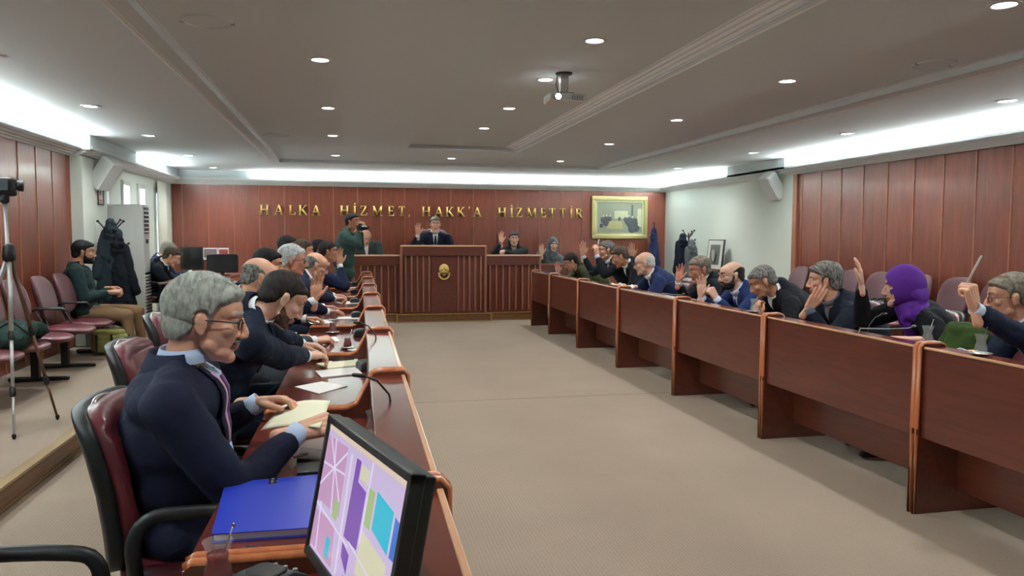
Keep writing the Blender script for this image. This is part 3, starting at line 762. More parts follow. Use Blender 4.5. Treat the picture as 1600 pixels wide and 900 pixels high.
def person(name, label, head, face, hip, yaw, s=1.1, hs=1.0, lod=1, skn='fair', hairc='dark', style='short', vol=.012, jacket=(30, 34, 48), shirt=(226, 228, 232),
           tie=None, vee=.2, R=None, L=None, beard=None, moustache=None, glasses=None, trousers=None, legs='sit', scarf=None, bulk=1.0, group=None, seat=.56, cat='person',
           polR=None, polL=None, browc=None, cuffs=True, closed=False, extras=None, wrinkle=1.0, knees=None, feetz=0.0):
    """head: centre of the head (world); face: (yaw,pitch,roll) deg; hip: (x,y[,z]); yaw: torso heading deg (0=+y, 90=+x)"""
    head = np.array(head, float); hip = A(hip[0], hip[1], hip[2] if len(hip) > 2 else seat+.09*s)
    a = math.radians(yaw); tf = A(math.sin(a), math.cos(a), 0); tr = A(math.cos(a), -math.sin(a), 0)
    root = thing('person', label, cat, (hip[0], hip[1], 0 if legs == 'sit' else feetz), 0, group)
    fy, fp, fr = [math.radians(x) for x in (face if len(face) == 3 else (*face, 0))]
    ff = A(math.sin(fy)*math.cos(fp), math.cos(fy)*math.cos(fp), -math.sin(fp)); H = frame_from(ff)
    if fr: H = np.array([H[0]*math.cos(fr)+H[2]*math.sin(fr), H[1], -H[0]*math.sin(fr)+H[2]*math.cos(fr)])
    hscale = s*hs
    sp = nrm(head-hip)
    nb = head-sp*.045*s-A(0, 0, .088*s)-tf*.035*s
    ncp = head-H[2]*.118*hscale-H[1]*.045*hscale
    nb = nb*.45+(ncp-A(0, 0, .035*s)-tf*.012*s)*.55
    nb = nb+A(0, 0, .10*s*math.sin(max(fp, 0)))-tf*.03*s*math.sin(max(fp, 0))
    sp = nrm(nb-hip); tlen = np.linalg.norm(nb-hip); k = tlen/.52
    up = sp; fwd = nrm(tf-up*(tf@up)); rt = np.cross(fwd, up)
    T = np.array([rt, fwd, up])
    def ctr(t): return hip+(nb-hip)*t-fwd*.035*s*math.sin(math.pi*min(t, 1))
    b = s*bulk
    sh = [nb-up*.065*s+sg*rt*.155*s for sg in (-1, 1)]            # left, right
    armL = .30*s; forL = .265*s
    wr = []; elb = []
    for sg, spec, pole in ((-1, L, polL), (1, R, polR)):
        jo = nb-up*.078*s+sg*rt*.21*s
        if spec is None: w_ = hip+fwd*.30*s+sg*rt*.12*s+A(0, 0, .08*s); d = nrm(fwd-sg*rt*.4); n = A(0, 0, -1); spec = (w_, d, n, 'relax')
        w_ = np.array(spec[0], float); D_ = w_-jo; Ld = np.linalg.norm(D_)
        pl = A(*pole) if pole is not None else (-A(0, 0, 1)+sg*rt*.45-fwd*.25)
        elb.append(ik(jo, w_, armL, forL, pl)); wr.append((w_, nrm(spec[1]), np.array(spec[2], float), spec[3], jo, spec[4] if len(spec) > 4 else 1.0))
    # ---- body: one mesh of head, neck, inner trunk, arms, hands, legs
    core = G()
    core.cap(nb-up*.1*s, .07*s, head-H[2]*.12*hscale-H[1]*.04*hscale, .054*hscale)
    core.ell(ctr(.75), (.15*b, .09*b, .13*k*s/s), T); core.ell(ctr(.35), (.13*b, .10*b, .16), T); core.ell(ctr(.05), (.14*b, .11*b, .12), T)
    for i, sg in enumerate((-1, 1)):
        w_, d, n, pose, jo, hz = wr[i]
        core.cap(jo, .042*s, elb[i], .034*s); core.cap(elb[i], .034*s, w_-d*.01, .021*s); core.cap(nb-up*.05*s, .06*s, jo, .045*s)
    hipj = [hip+sg*rt*.09*s for sg in (-1, 1)]
    if legs == 'sit':
        kn = [hp+tf*.42*s+sg*rt*.06*s+A(0, 0, 0.0) for hp, sg in zip(hipj, (-1, 1))]
        if knees is not None: kn = [np.array(q, float) for q in knees]
        ank = [A(q[0]+tf[0]*.03, q[1]+tf[1]*.03, feetz+.09*s) for q in kn]
    else:
        kn = [A(hp[0], hp[1], feetz+(hp[2]-feetz)*.54)+tf*.02+sg*rt*.02 for hp, sg in zip(hipj, (-1, 1))]; ank = [A(q[0]+sg*rt[0]*.02, q[1]+sg*rt[1]*.02, feetz+.09*s) for q, sg in zip(kn, (-1, 1))]
    for i in range(2): core.cap(hipj[i], .065*s, kn[i], .045*s); core.cap(kn[i], .045*s, ank[i], .03*s)
    body = RM(core, .022 if lod else .014, 2)
    # keep neck only (the head template carries its own); merge head + hands
    hg = head_tpl(lod)[0]; MH = (np.array([H[0]*hscale, H[1]*hscale, H[2]*hscale])).T
    body.addG(hg, MH, head)
    for i, sg in enumerate((-1, 1)):
        w_, d, n, pose, jo, hz = wr[i]
        V, F = hand_tpl(pose, lod); z = -nrm(n-d*(n@d)); x = np.cross(d, z)
        M_ = np.array([x, d, z]); W = V.copy()
        if sg < 0: W[:, 0] *= -1; F = F[:, ::-1]
        body.add(W*s*1.0*hz@M_+w_, F, 0)
    bo = obj('body', body, [skin(skn), EYEW, IRIS, LIP, hair(browc or (hairc if hairc not in ('white', 'silver') else 'grey'))], root, smooth=True, world=True, fixn=False)
    # ---- hair
    def onhead(g, name_, m_, **kw):
        g2 = G(); g2.addG(g, MH, head); return obj(name_, g2, m_, root, smooth=True, world=True, **kw)
    if style != 'none' and not scarf:
        hg2 = hair_patch(lod, style, vol, seed=len(label))
        if style == 'long': pass
        ho = onhead(hg2, 'hair', hair(hairc), fixn=False)
    if style == 'long' and not scarf:
        g = G(); g.ell((0, -.045, .01), (.088, .08, .105)); g.cap((-.06, -.04, -.02), .04, (-.075, -.02, -.18), .03); g.cap((.06, -.04, -.02), .04, (.075, -.02, -.18), .03); g.cap((0, -.08, -.02), .05, (0, -.08, -.2), .045)
        g = RM(g, .008, 2, (.03, .012)); onhead(g, 'long_hair', hair(hairc), fixn=False)
    if beard: onhead(beard_patch(lod, .0012 if beard == 'stubble' else .010), 'beard', hair('stubble' if beard == 'stubble' else beard), fixn=False)
    if moustache:
        g = G()
        for sg in (-1, 1): g.cap((sg*.004, .0965, -.0415), .0065, (sg*.025, .087, -.050), .0045, sub=2)
        onhead(g, 'moustache', hair(moustache))
    if glasses:
        g = G()
        for sg in (-1, 1):
            P = [(sg*.034+.022*math.cos(t)*(1+.0*sg), .098-.012*abs(math.cos(t))*0-(abs(sg*.034+.022*math.cos(t))/.07)**2*.014, .008+.0155*np.sign(math.sin(t))*abs(math.sin(t))**.7) for t in np.linspace(0, 2*math.pi, 22, endpoint=False)]
            g.tube(P, .0018 if glasses != 'thick' else .0026, 6, closed=True)
            g.tube([(sg*.056, .090, .014), (sg*.072, .075, .014), (sg*.083, .0, .012), (sg*.083, -.03, -.004)], .0018, 6)
        g.tube([(-.012, .1, .010), (0, .104, .013), (.012, .1, .010)], .0016, 6)
        onhead(g, 'eyeglasses', mat('glasses_'+(glasses if isinstance(glasses, str) else 'dark'), (96, 22, 30) if glasses == 'red' else (24, 22, 24), .25))
    # ---- clothes
    jk = G(); i_ = .014*s
    jk.ell(ctr(.02), (.172*b, .14*b, .13), T); jk.ell(ctr(.30), (.165*b, .142*b, .17*k), T); jk.ell(ctr(.58), (.178*b, .136*b, .17*k), T); jk.ell(ctr(.80), (.190*b, .124*b, .12*k), T)
    jk.cap(sh[0], .070*s, sh[1], .070*s, flat=(fwd, .95))
    for i, sg in enumerate((-1, 1)):
        w_, d, n, pose, jo, hz = wr[i]
        jk.cap(nb+sg*rt*.045*s-up*.012*s-fwd*.015, .048*s, jo+up*.012, .064*s); jk.cap(jo, .077*s, elb[i], .062*s)
        we = w_-nrm(w_-elb[i])*.062*s; jk.cap(elb[i], .061*s, we, .043*s)
    if legs == 'stand': jk.ell(hip-A(0, 0, .02), (.175*b, .135*b, .13), T)
    jv = .016 if lod else .011
    jm = RM(jk, jv, 4, (.16*s, .020*s*wrinkle), (.05, .010*wrinkle))
    jn = 'jacket' if not scarf else 'coat'
    jo_ = obj(jn, jm, cloth(jacket), root, smooth=True, world=True, fixn=False)
    jt = G(); jt.ell(ctr(.02), (.172*b, .14*b, .13), T); jt.ell(ctr(.30), (.165*b, .142*b, .17*k), T); jt.ell(ctr(.58), (.178*b, .136*b, .17*k), T); jt.ell(ctr(.80), (.190*b, .124*b, .12*k), T)
    jt.cap(sh[0], .070*s, sh[1], .070*s, flat=(fwd, .95))
    for i, sg in enumerate((-1, 1)): jt.cap(nb+sg*rt*.045*s-up*.012*s-fwd*.015, .048*s, wr[i][4]+up*.012, .064*s)
    jt = RM(jt, .016, 4, (.16*s, .020*s*wrinkle))
    Vj = np.concatenate(jt.V); bvh = BVHTree.FromPolygons([tuple(v) for v in Vj], [tuple(int(i) for i in f) for f in jt.P[0][0]])
    def project(rows, off, nm_, m_, thick=.003, par=None):
        """rows: list of (height along the spine below the neck, left x, right x); laid on the jacket front"""
        V = []; nc = 7; idx = {}
        F = []
        for i, (hh, xa, xb) in enumerate(rows):
            for j in range(nc):
                x = xa+(xb-xa)*j/(nc-1)
                o = nb-up*hh*s+rt*x*s+fwd*.5
                r_ = bvh.ray_cast(Vector(o), Vector(-fwd), 1.0)
                p = np.array(r_[0]) if r_[0] is not None else nb-up*hh*s+rt*x*s+fwd*.1*s
                n_ = np.array(r_[1]) if r_[0] is not None else fwd
                V.append(p+fwd*off*s)
        V = np.array(V)
        # limit spikes: median filter along depth
        dpt = (V-nb)@fwd; med = np.median(dpt.reshape(-1, nc), axis=1)
        for i in range(len(rows)):
            for j in range(nc):
                q = i*nc+j; e_ = dpt[q]-med[i]
                if abs(e_) > .05*s: V[q] -= fwd*(e_-math.copysign(.05*s, e_))
        F = [[i*nc+j, i*nc+j+1, (i+1)*nc+j+1, (i+1)*nc+j] for i in range(len(rows)-1) for j in range(nc-1)]
        o = obj(nm_, G().add(V, F), m_, par or root, smooth=True, world=True, fixn=False)
        sm = o.modifiers.new('s', 'SOLIDIFY'); sm.thickness = thick*s; sm.offset = 1
        return o
    n0 = 9
    ncap = head-H[2]*.118*hscale-H[1]*.045*hscale
    nd = nrm(ncap-(nb-up*.03*s))
    RN = frame_from(fwd, nd); RN = np.array([RN[0], nrm(np.cross(nd, RN[0])), nd])
    if not scarf and vee:
        hs_ = [.0+vee*i/n0 for i in range(n0+1)]
        wd = [.048*(1-(h_/vee)**1.1)+.004 for h_ in hs_]
        project([(h_, -x, x) for h_, x in zip(hs_, wd)], .004, 'shirt', cloth(shirt, .8))
        if tie is not None:
            project([(h_, -(.012+.10*max(h_-.03, 0)*.9*(h_ < .17)), (.012+.10*max(h_-.03, 0)*.9*(h_ < .17))) for h_ in hs_ if h_ > .01], .009, 'tie', cloth(tie, .5), .004)
        if not closed:
            for sg in (-1, 1):
                lap = [(h_, sg*(x-.004), sg*(x+.012+.032*math.sin(math.pi*min(1, (h_/vee)**.7)))) for h_, x in zip(hs_, wd)]
                project(lap, .009, 'lapel', cloth(jacket), .004)
        # shirt collar ring
        g = G(); cr = .0635*hscale
        g.lathe([(cr*.96, .0), (cr*.93, .026*s), (cr*.98, .029*s), (cr*1.12, .006*s), (cr*1.10, -.012*s)], c=nb+nd*.024*s+fwd*.004*s, seg=28, R=RN)
        obj('shirt_collar', g, cloth(shirt, .8), root, smooth=True, world=True)
    g = G()
    if not scarf:
        g.lathe([(.074*s, -.035*s), (.069*s, .022*s), (.074*s, .026*s), (.092*s, -.01*s), (.105*s, -.045*s)], c=nb-fwd*.014*s+nd*.014*s, seg=28, R=RN)
        V = np.concatenate(g.V); loc = (V-(nb))@fwd; keep = loc < .035*s
        F = g.P[0][0]; F = F[keep[F].all(1)]; g = G().add(V, F)
        o = obj('jacket_collar', g, cloth(jacket), root, smooth=True, world=True, fixn=False); sm = o.modifiers.new('s', 'SOLIDIFY'); sm.thickness = .005
    if cuffs and not scarf:
        for i in range(2):
            w_ = wr[i][0]; d = nrm(w_-elb[i]); RC = frame_from(fwd if abs(d@fwd) < .9 else up, d); RC = np.array([RC[0], nrm(np.cross(d, RC[0])), d])
            g = G().lathe([(.029*s, -.05*s), (.0335*s, -.045*s), (.0335*s, .004*s), (.030*s, .005*s), (.027*s, -.02*s)], c=w_, seg=18, R=RC); obj('shirt_cuff', g, cloth(shirt, .8), root, smooth=True, world=True)
    # trousers + shoes
    tg = G()
    for i in range(2): tg.cap(hipj[i], .092*s, kn[i], .070*s); tg.cap(kn[i], .068*s, ank[i]+A(0, 0, .01), .048*s)
    tg.cap(hipj[0], .10*s, hipj[1], .10*s)
    obj('trousers', RM(tg, .018, 4, (.14, .016)), cloth(trousers or jacket), root, smooth=True, world=True, fixn=False)
    for i in range(2):
        g = G(); q = A(ank[i][0], ank[i][1], feetz); g.cap(q+A(0, 0, .045*s)-tf*.03*s, .040*s, q+A(0, 0, .03*s)+tf*.14*s, .030*s, flat=(A(0, 0, 1), .8)); g.cap(q+A(0, 0, .05*s), .040*s, q+A(0, 0, .09*s), .042*s)
        obj('shoe', RM(g, .010, 1), mat('black_leather', (22, 20, 20), .35), root, smooth=True, world=True, fixn=False)
    if scarf:
        sc_ = cloth(scarf, .7)
        def wf(V):
            face_ = (V[:, 0]/.056)**2+((V[:, 2]+.016)/.084)**2; f = np.where(V[:, 1] > .015, (face_-1)/.25, 1.0)
            return f
        g = patch(lod, wf, lambda P: .004+0*P[:, 0])
        P = g.V[0]; c_ = A(0, -.012, .012); d_ = P-c_; q_ = d_/np.linalg.norm(d_/A(.094, .122, .136), axis=1)[:, None]
        w0 = np.clip(wf(P)*1.3, 0, 1)[:, None]; w0 = w0*w0*(3-2*w0); low = np.clip((P[:, 2:3]+.10)/.04, 0, 1); w0 = w0*(.35+.65*low)
        g.V[0] = P*(1-w0)+(c_+q_)*w0
        g2 = G().addG(g, MH, head)
        w2 = G(); c0 = head-H[2]*.135*hscale
        w2.cap(c0-H[1]*.03*hscale, .088*s, nb+fwd*.0, .098*s, flat=(fwd, .9)); w2.cap(nb+fwd*.05*s+rt*.05*s, .055*s, nb+fwd*.075*s-up*.10*s, .055*s); w2.cap(nb+fwd*.05*s-rt*.05*s, .055*s, nb+fwd*.075*s-up*.10*s, .055*s)
        w2.ell(head-H[1]*.06*hscale-H[2]*.04*hscale, (.09*hscale, .078*hscale, .10*hscale), H); w2.ell(head-H[1]*.05*hscale-H[2]*.12*hscale, (.09*hscale, .075*hscale, .08*hscale), H)
        w2.cap(nb-rt*.06*s, .06*s, nb-rt*.12*s-up*.06*s, .05*s); w2.cap(nb+rt*.06*s, .06*s, nb+rt*.12*s-up*.06*s, .05*s)
        if extras == 'bib':
            w2.cap(nb+fwd*.095*s-up*.06*s, .06*s, nb+fwd*.125*s-up*.34*s, .055*s, flat=(fwd, .5)); w2.cap(nb+fwd*.095*s-up*.06*s-rt*.05*s, .05*s, nb+fwd*.12*s-up*.30*s-rt*.05*s, .05*s, flat=(fwd, .5))
        g2.addG(RM(w2, .010 if not lod else .014, 7, (.09, .022), (.03, .004)))
        obj('headscarf', g2, sc_, root, smooth=True, world=True, fixn=False)
    return dict(root=root, nb=nb, up=up, fwd=fwd, rt=rt, wr=wr, elb=elb, head=head, H=H, project=project, s=s)
# ------------------------------------------------------------------ the people
Z_ = A(0, 0, 1); DN = A(0, 0, -1)
def V3(*a): return nrm(a)
LCH, RCH = 'burgundy chairs of the left row', 'burgundy chairs of the right row'
# left row, near to far (all sit facing the aisle)
P1 = person('grey', 'grey-haired man with glasses and moustache reading a cream paper, nearest on the left', at(322, 502, 2.72), (84, 10), (-.55, 2.74, .62), 88,
            s=1.15, hs=1.03, lod=0, skn='fair', hairc='grey', vol=.020, jacket=(26, 29, 48), shirt=(178, 196, 224), tie=(86, 50, 92), vee=.34, bulk=1.13, moustache='salt', glasses='dark', browc='grey', wrinkle=.8,
            R=(at(468, 674, 2.72), V3(.92, .35, .12), V3(-.1, .5, -.8), 'hold', 1.08), L=(at(404, 628, 3.1), V3(.9, -.35, .12), V3(.1, -.3, -.9), 'relax', 1.05), group=None)
P2 = person('dark', 'dark-haired stubbled man in a navy coat looking down beside the paper reader', at(441, 468, 4.15), (72, 36), (-.76, 4.2, .66), 82,
            s=1.15, hs=1.02, lod=0, skn='pale', hairc='dark', vol=.009, jacket=(18, 26, 42), shirt=(224, 230, 236), vee=.26, bulk=1.12, beard='stubble', wrinkle=.9,
            R=(at(478, 556, 4.62), V3(.8, .6, -.05), V3(0, .2, -1), 'relax', 1.0), L=(at(470, 538, 4.95), V3(.95, -.1, -.1), V3(0, -.1, -1), 'relax', 1.0))
P3 = person('bald', 'bald man with grey fringe in a dark grey suit, third of the left row', at(407, 436, 5.6), (76, 18), (-.95, 5.7, .66), 85,
            s=1.16, hs=1.06, skn='fair', hairc='salt', style='fringe', vol=.006, jacket=(56, 60, 66), shirt=(230, 232, 236), vee=.2, bulk=1.1,
            R=(at(492, 533, 5.7), V3(.95, .25, .1), V3(0, .3, -1), 'hold'), L=(at(462, 527, 5.95), V3(.95, -.1, 0), V3(0, 0, -1), 'relax'))
P4 = person('dark', 'black-haired man mostly hidden behind the bald man of the left row, waving one hand', at(419, 415, 6.7), (84, 10), (-1.0, 6.7, .66), 85,
            s=1.12, skn='tan', hairc='black', vol=.014, jacket=(26, 32, 46), vee=.2,
            R=(at(492, 468, 6.35), V3(.12, .05, 1), V3(.3, -.8, .1), 'open', 1.05), L=(at(478, 498, 7.0), V3(.95, -.1, 0), V3(0, 0, -1), 'relax'), polR=(.2, -.2, -1))
P5 = person('silver', 'silver-haired man in a dark suit in the middle of the left row', at(457, 408, 7.5), (88, 8), (-.9, 7.5, .68), 88,
            s=1.15, hs=1.05, skn='ruddy', hairc='silver', vol=.016, jacket=(22, 28, 44), shirt=(236, 238, 240), vee=.22, glasses='dark', browc='grey',
            R=(at(512, 488, 7.7), V3(.95, .2, .05), V3(0, 0, -1), 'relax'), L=(at(505, 480, 8.1), V3(.95, 0, 0), V3(0, 0, -1), 'relax'))
P6 = person('bald', 'bald man in glasses and blue suit beyond the silver-haired man', at(494, 416, 8.6), (82, 22), (-.85, 8.6, .68), 85,
            s=1.15, hs=1.06, skn='fair', hairc='salt', style='fringe', vol=.005, jacket=(34, 42, 64), shirt=(222, 222, 222), vee=.2, glasses='dark',
            R=(at(522, 467, 9.0), V3(.95, .2, .05), V3(0, 0, -1), 'hold'), L=(at(520, 462, 9.4), V3(.95, 0, 0), V3(0, 0, -1), 'relax'))
P7 = person('brown', 'brown-haired man with reddish face showing behind the silver-haired man', at(474, 393, 9.5), (80, 8), (-1.0, 9.5, .68), 85,
            s=1.15, skn='ruddy', hairc='brown', vol=.012, jacket=(40, 42, 52), vee=.2)
P8 = person('black', 'man whose black hair only shows above the silver-haired man', at(450, 386, 10.2), (85, 5), (-1.2, 10.2, .68), 85,
            s=1.14, skn='tan', hairc='black', vol=.014, jacket=(26, 28, 34), vee=.2)
P9 = person('dark', 'man in navy suit with white pocket square raising a hand on the left row', at(513, 394, 10.6), (86, 4), (-.75, 10.7, .68), 80,
            s=1.15, skn='tan', hairc='dark', vol=.013, jacket=(26, 32, 58), shirt=(236, 238, 240), vee=.2,
            R=(at(531, 414, 10.4), V3(-.05, 0, 1), V3(.5, -.8, 0), 'open', 1.1), L=(at(536, 452, 11.2), V3(.95, .1, 0), V3(0, 0, -1), 'relax'), polR=(.1, -.4, -1))
g = G().box((-.02, 0, -.02), (.02, .006, .028)); q = at(524, 434, 10.42)
obj('pocket_square', G().ell(q, (.03, .02, .045), sub=2), cloth((236, 238, 240)), P9['root'], smooth=True, world=True)
P10 = person('dark', 'last dark-haired man of the left row, sitting beside the standing photographer', at(500, 389, 11.7), (90, 5), (-.85, 11.7, .68), 85,
            s=1.12, skn='fair', hairc='black', vol=.013, jacket=(34, 38, 46), vee=.2, R=(at(541, 452, 11.6), V3(.95, .1, 0), V3(0, 0, -1), 'relax'))
# right row, near to far (they face the aisle, mirrored)
PA = person('brown', 'man in red-framed glasses and navy suit holding up a pen at the right edge', at(1578, 466, 3.8), (-56, 8), (4.36, 3.62, .66), -62,
            s=1.14, hs=1.02, lod=0, skn='fair', hairc='greybrown', vol=.014, jacket=(24, 32, 50), shirt=(196, 210, 232), vee=.36, glasses='red', bulk=1.08,
            L=(at(1523, 482, 3.46), V3(-.22, .1, 1), V3(-.3, .9, .1), 'fist', 1.12), R=(at(1500, 553, 3.95), V3(-.8, .5, -.1), DN, 'relax'), polL=(.5, -.6, -1))
PB = person('woman', 'woman in a purple headscarf and black coat raising one hand', at(1411, 450, 4.75), (-52, 6), (4.3, 4.72, .66), -72,
            s=1.1, hs=1.06, lod=0, skn='pale', jacket=(15, 16, 19), scarf=(78, 30, 122), extras='bib', bulk=1.05,
            R=(at(1346, 444, 4.98), V3(-.08, .1, 1), V3(-.8, .5, .1), 'flat', 1.02), polR=(-.1, .3, -1), L=(at(1420, 530, 4.4), V3(-.8, .3, 0), DN, 'relax'))
PC = person('greyhair', 'man with tousled grey hair in a dark navy jacket holding a hand beside his cheek', at(1288, 440, 5.6), (-58, 5), (4.32, 5.55, .66), -78,
            s=1.14, hs=1.05, lod=0, skn='fair', hairc='salt', vol=.022, jacket=(18, 24, 38), shirt=(90, 96, 108), vee=.12, closed=True, bulk=1.08,
            L=(at(1263, 482, 5.3), V3(.38, -.38, .85), V3(.3, .9, .1), 'flat', 1.05), polL=(.1, -.3, -1), R=(at(1235, 512, 5.9), V3(-.8, .3, 0), DN, 'relax'))
PD = person('grey', 'grey-haired man in a black suit with his hand at his mouth', at(1192, 441, 6.5), (-70, 30), (4.4, 6.5, .66), -80,
            s=1.13, hs=1.06, skn='tan', hairc='salt', vol=.012, jacket=(18, 20, 26), shirt=(236, 238, 240), vee=.26, bulk=1.08,
            L=(at(1186, 496, 6.15), V3(-.2, .15, .95), V3(.9, .3, .2), 'hold', 1.05), polL=(.2, -.5, -1), R=(at(1160, 512, 6.8), V3(-.8, -.4, 0), DN, 'relax'))
PE = person('bearded', 'balding man with a full dark beard and glasses in a blue suit, palm raised', at(1143, 431, 7.2), (-82, 8), (4.4, 7.2, .66), -84,
            s=1.14, hs=1.06, skn='pale', hairc='dark', style='fringe', vol=.006, jacket=(32, 48, 92), shirt=(206, 218, 240), tie=(40, 62, 130), vee=.3, beard='dark', glasses='dark', bulk=1.08,
            R=(at(1096, 463, 7.35), V3(-.02, 0, 1), V3(-.75, -.65, 0), 'open', 1.1), L=(at(1119, 466, 6.95), V3(-.45, .25, .8), V3(-.2, .9, 0), 'fist', 1.0), polR=(-.1, .4, -1), polL=(.1, -.5, -1))
PF = person('brown', 'man with greying brown hair in a dark suit lifting his hand beside his forehead', at(1093, 422, 8.0), (-92, 16), (4.4, 8.0, .68), -84,
            s=1.14, hs=1.06, skn='ruddy', hairc='greybrown', vol=.015, jacket=(26, 28, 34), shirt=(214, 224, 236), vee=.26,
            R=(at(1060, 440, 8.1), V3(.15, 0, 1), V3(-.7, -.7, 0), 'open', 1.02), polR=(-.1, .3, -1), L=(at(1075, 470, 7.75), V3(-.8, 0, 0), DN, 'relax'))
PG = person('bald', 'bald man with white fringe and glasses in a bright navy suit on the right row', at(1007, 412, 9.5), (-66, 12), (4.36, 9.45, .68), -78,
            s=1.17, hs=1.08, skn='pale', hairc='white', style='fringe', vol=.005, jacket=(30, 40, 74), shirt=(232, 234, 238), tie=(30, 40, 80), vee=.26, glasses='dark',
            L=(at(985, 448, 9.3), V3(-.9, .1, 0), DN, 'relax'), R=(at(968, 446, 9.7), V3(-.9, -.1, 0), DN, 'relax'))
PH = person('brown', 'dark-haired man in a black suit looking down with one hand raised behind his head', at(969, 402, 10.5), (-74, 26), (4.4, 10.5, .68), -84,
            s=1.15, hs=1.05, skn='tan', hairc='brown', vol=.013, jacket=(18, 19, 24), shirt=(240, 240, 242), vee=.22,
            R=(at(988, 404, 10.85), V3(-.12, 0, 1), V3(-.7, -.7, 0), 'open', 1.15), polR=(.3, .2, -1), L=(at(955, 446, 10.2), V3(-.9, .2, 0), DN, 'relax'))
PI_ = person('grey', 'grey-haired man in a dark suit raising both hands, one with a pen', at(947, 392, 11.2), (-86, 6), (4.4, 11.2, .68), -86,
            s=1.16, hs=1.06, skn='fair', hairc='salt', vol=.012, jacket=(24, 28, 34), shirt=(186, 196, 214), vee=.2,
            R=(at(911, 400, 11.7), V3(-.05, 0, 1), V3(-.7, -.7, 0), 'open', 1.15), polR=(-.1, .5, -1), L=(at(932, 399, 10.85), V3(-.05, 0, 1), V3(-.5, .8, 0), 'hold', 1.1), polL=(.1, -.4, -1))
PJ = person('woman', 'dark-haired person in an olive jacket looking down, near the podium end of the right row', at(893, 410, 12.7), (-80, 28), (4.42, 12.7, .68), -86,
            s=1.12, hs=1.06, skn='fair', hairc='dark', vol=.018, jacket=(62, 66, 44), shirt=(70, 66, 48), vee=.1, glasses='dark', closed=True,
            R=(at(872, 428, 12.75), V3(-.1, 0, 1), V3(-.7, -.7, 0), 'open', 1.1), polR=(-.1, .3, -1))
# podium
PK = person('woman', 'woman in a grey headscarf at the side desk raising a hand', at(864, 383, 15.35), (182, 4), (4.03, 15.5, .78), 180,
            s=1.1, hs=1.08, skn='pale', jacket=(92, 100, 104), scarf=(98, 102, 108), R=(at(846, 398, 15.15), V3(-.05, 0, 1), V3(.1, -1, 0), 'open', 1.15), polR=(-.5, 0, -1), legs='sit', feetz=.15)
PL = person('chair', 'man in a dark suit and tie raising his hand at the tall central podium', at(680, 351, 14.95), (182, 4), (1.66, 15.1, .86), 180,
            s=1.16, hs=1.08, skn='fair', hairc='salt', vol=.011, jacket=(26, 32, 48), shirt=(226, 230, 238), tie=(24, 26, 40), vee=.36,
            R=(at(653, 367, 14.8), V3(-.02, 0, 1), V3(.1, -1, 0), 'open', 1.15), polR=(-.6, 0, -1), L=(at(700, 388, 14.75), V3(-.5, -.8, 0), DN, 'relax'), feetz=.15)
PM = person('bald', 'balding man in a grey suit reading at the left wing of the podium', at(572, 371, 14.9), (172, 30), (.36, 15.05, .84), 178,
            s=1.14, hs=1.06, skn='fair', hairc='white', style='fringe', vol=.005, jacket=(62, 70, 72), shirt=(226, 228, 230), vee=.3, feetz=.15, moustache='salt')
PN = person('woman', 'woman with long dark hair raising a hand behind the right wing of the podium', at(803, 374, 14.95), (184, 2), (3.26, 15.1, .84), 180,
            s=1.1, hs=1.05, skn='pale', hairc='dark', style='long', vol=.014, jacket=(30, 34, 40), shirt=(120, 116, 110), vee=.3,
            R=(at(783, 379, 14.8), V3(-.02, 0, 1), V3(.1, -1, 0), 'open', 1.12), polR=(-.6, 0, -1), L=(at(786, 392, 14.7), V3(-.3, -.9, 0), DN, 'relax'), feetz=.15)
# standing photographer between the desks and the podium
PP = person('photographer', 'man in a dark green jacket standing with a camera raised to his face', at(551, 347, 13.1), (118, 2), (-.08, 13.15, .98), 108,
            s=1.12, hs=1.03, skn='tan', hairc='black', vol=.013, jacket=(44, 66, 62), shirt=(24, 26, 28), vee=0, closed=True, legs='stand', trousers=(46, 56, 70), cuffs=False, bulk=1.12,
            R=(at(559, 359, 12.85), V3(.5, -.1, .5), V3(-.3, .5, .5), 'hold', 1.05), polR=(-.1, -.6, -1), L=(at(564, 360, 12.95), V3(.4, -.1, .6), V3(-.6, .2, .5), 'hold', 1.0), polL=(.1, .2, -1))
# bearded man on the waiting chairs
PQ = person('bearded', 'bearded young man in dark green coat and khaki trousers on the waiting chairs', at(131, 395, 10.1), (74, 6), (-3.12, 10.05, .66), 84,
            s=1.12, hs=1.03, lod=0, skn='tan', hairc='black', vol=.016, jacket=(28, 46, 46), shirt=(28, 40, 42), vee=0, closed=True, trousers=(122, 96, 70), beard='black', cuffs=False, bulk=1.12,
            R=(at(172, 456, 10.0), V3(.9, .3, 0), V3(0, .4, -1), 'hold'), L=(at(174, 450, 10.3), V3(.9, -.3, 0), V3(0, -.4, -1), 'relax'), knees=[A(-2.62, 10.35, .64), A(-2.66, 10.0, .62)], feetz=.15)
# two men at the desk by the window
PR = person('dark', 'dark-haired man in black jacket leaning over the clerk desk, nearer of the two', at(268, 402, 12.3), (84, 30), (-3.0, 12.35, .72), 88,
            s=1.12, hs=1.05, skn='fair', hairc='brown', vol=.013, jacket=(20, 23, 30), vee=.15, feetz=.15, R=(at(286, 434, 12.4), V3(.9, .2, 0), DN, 'relax'), L=(at(290, 430, 12.7), V3(.9, -.2, 0), DN, 'hold'))
PS = person('grey', 'grey-haired man in a dark jacket behind the other man at the window desk', at(263, 393, 13.2), (84, 24), (-3.1, 13.25, .76), 88,
            s=1.14, hs=1.05, skn='fair', hairc='greybrown', vol=.015, jacket=(38, 46, 66), vee=.15, feetz=.15, R=(at(296, 429, 13.3), V3(.9, .2, 0), DN, 'relax'), L=(at(300, 425, 13.6), V3(.9, -.2, 0), DN, 'relax'))

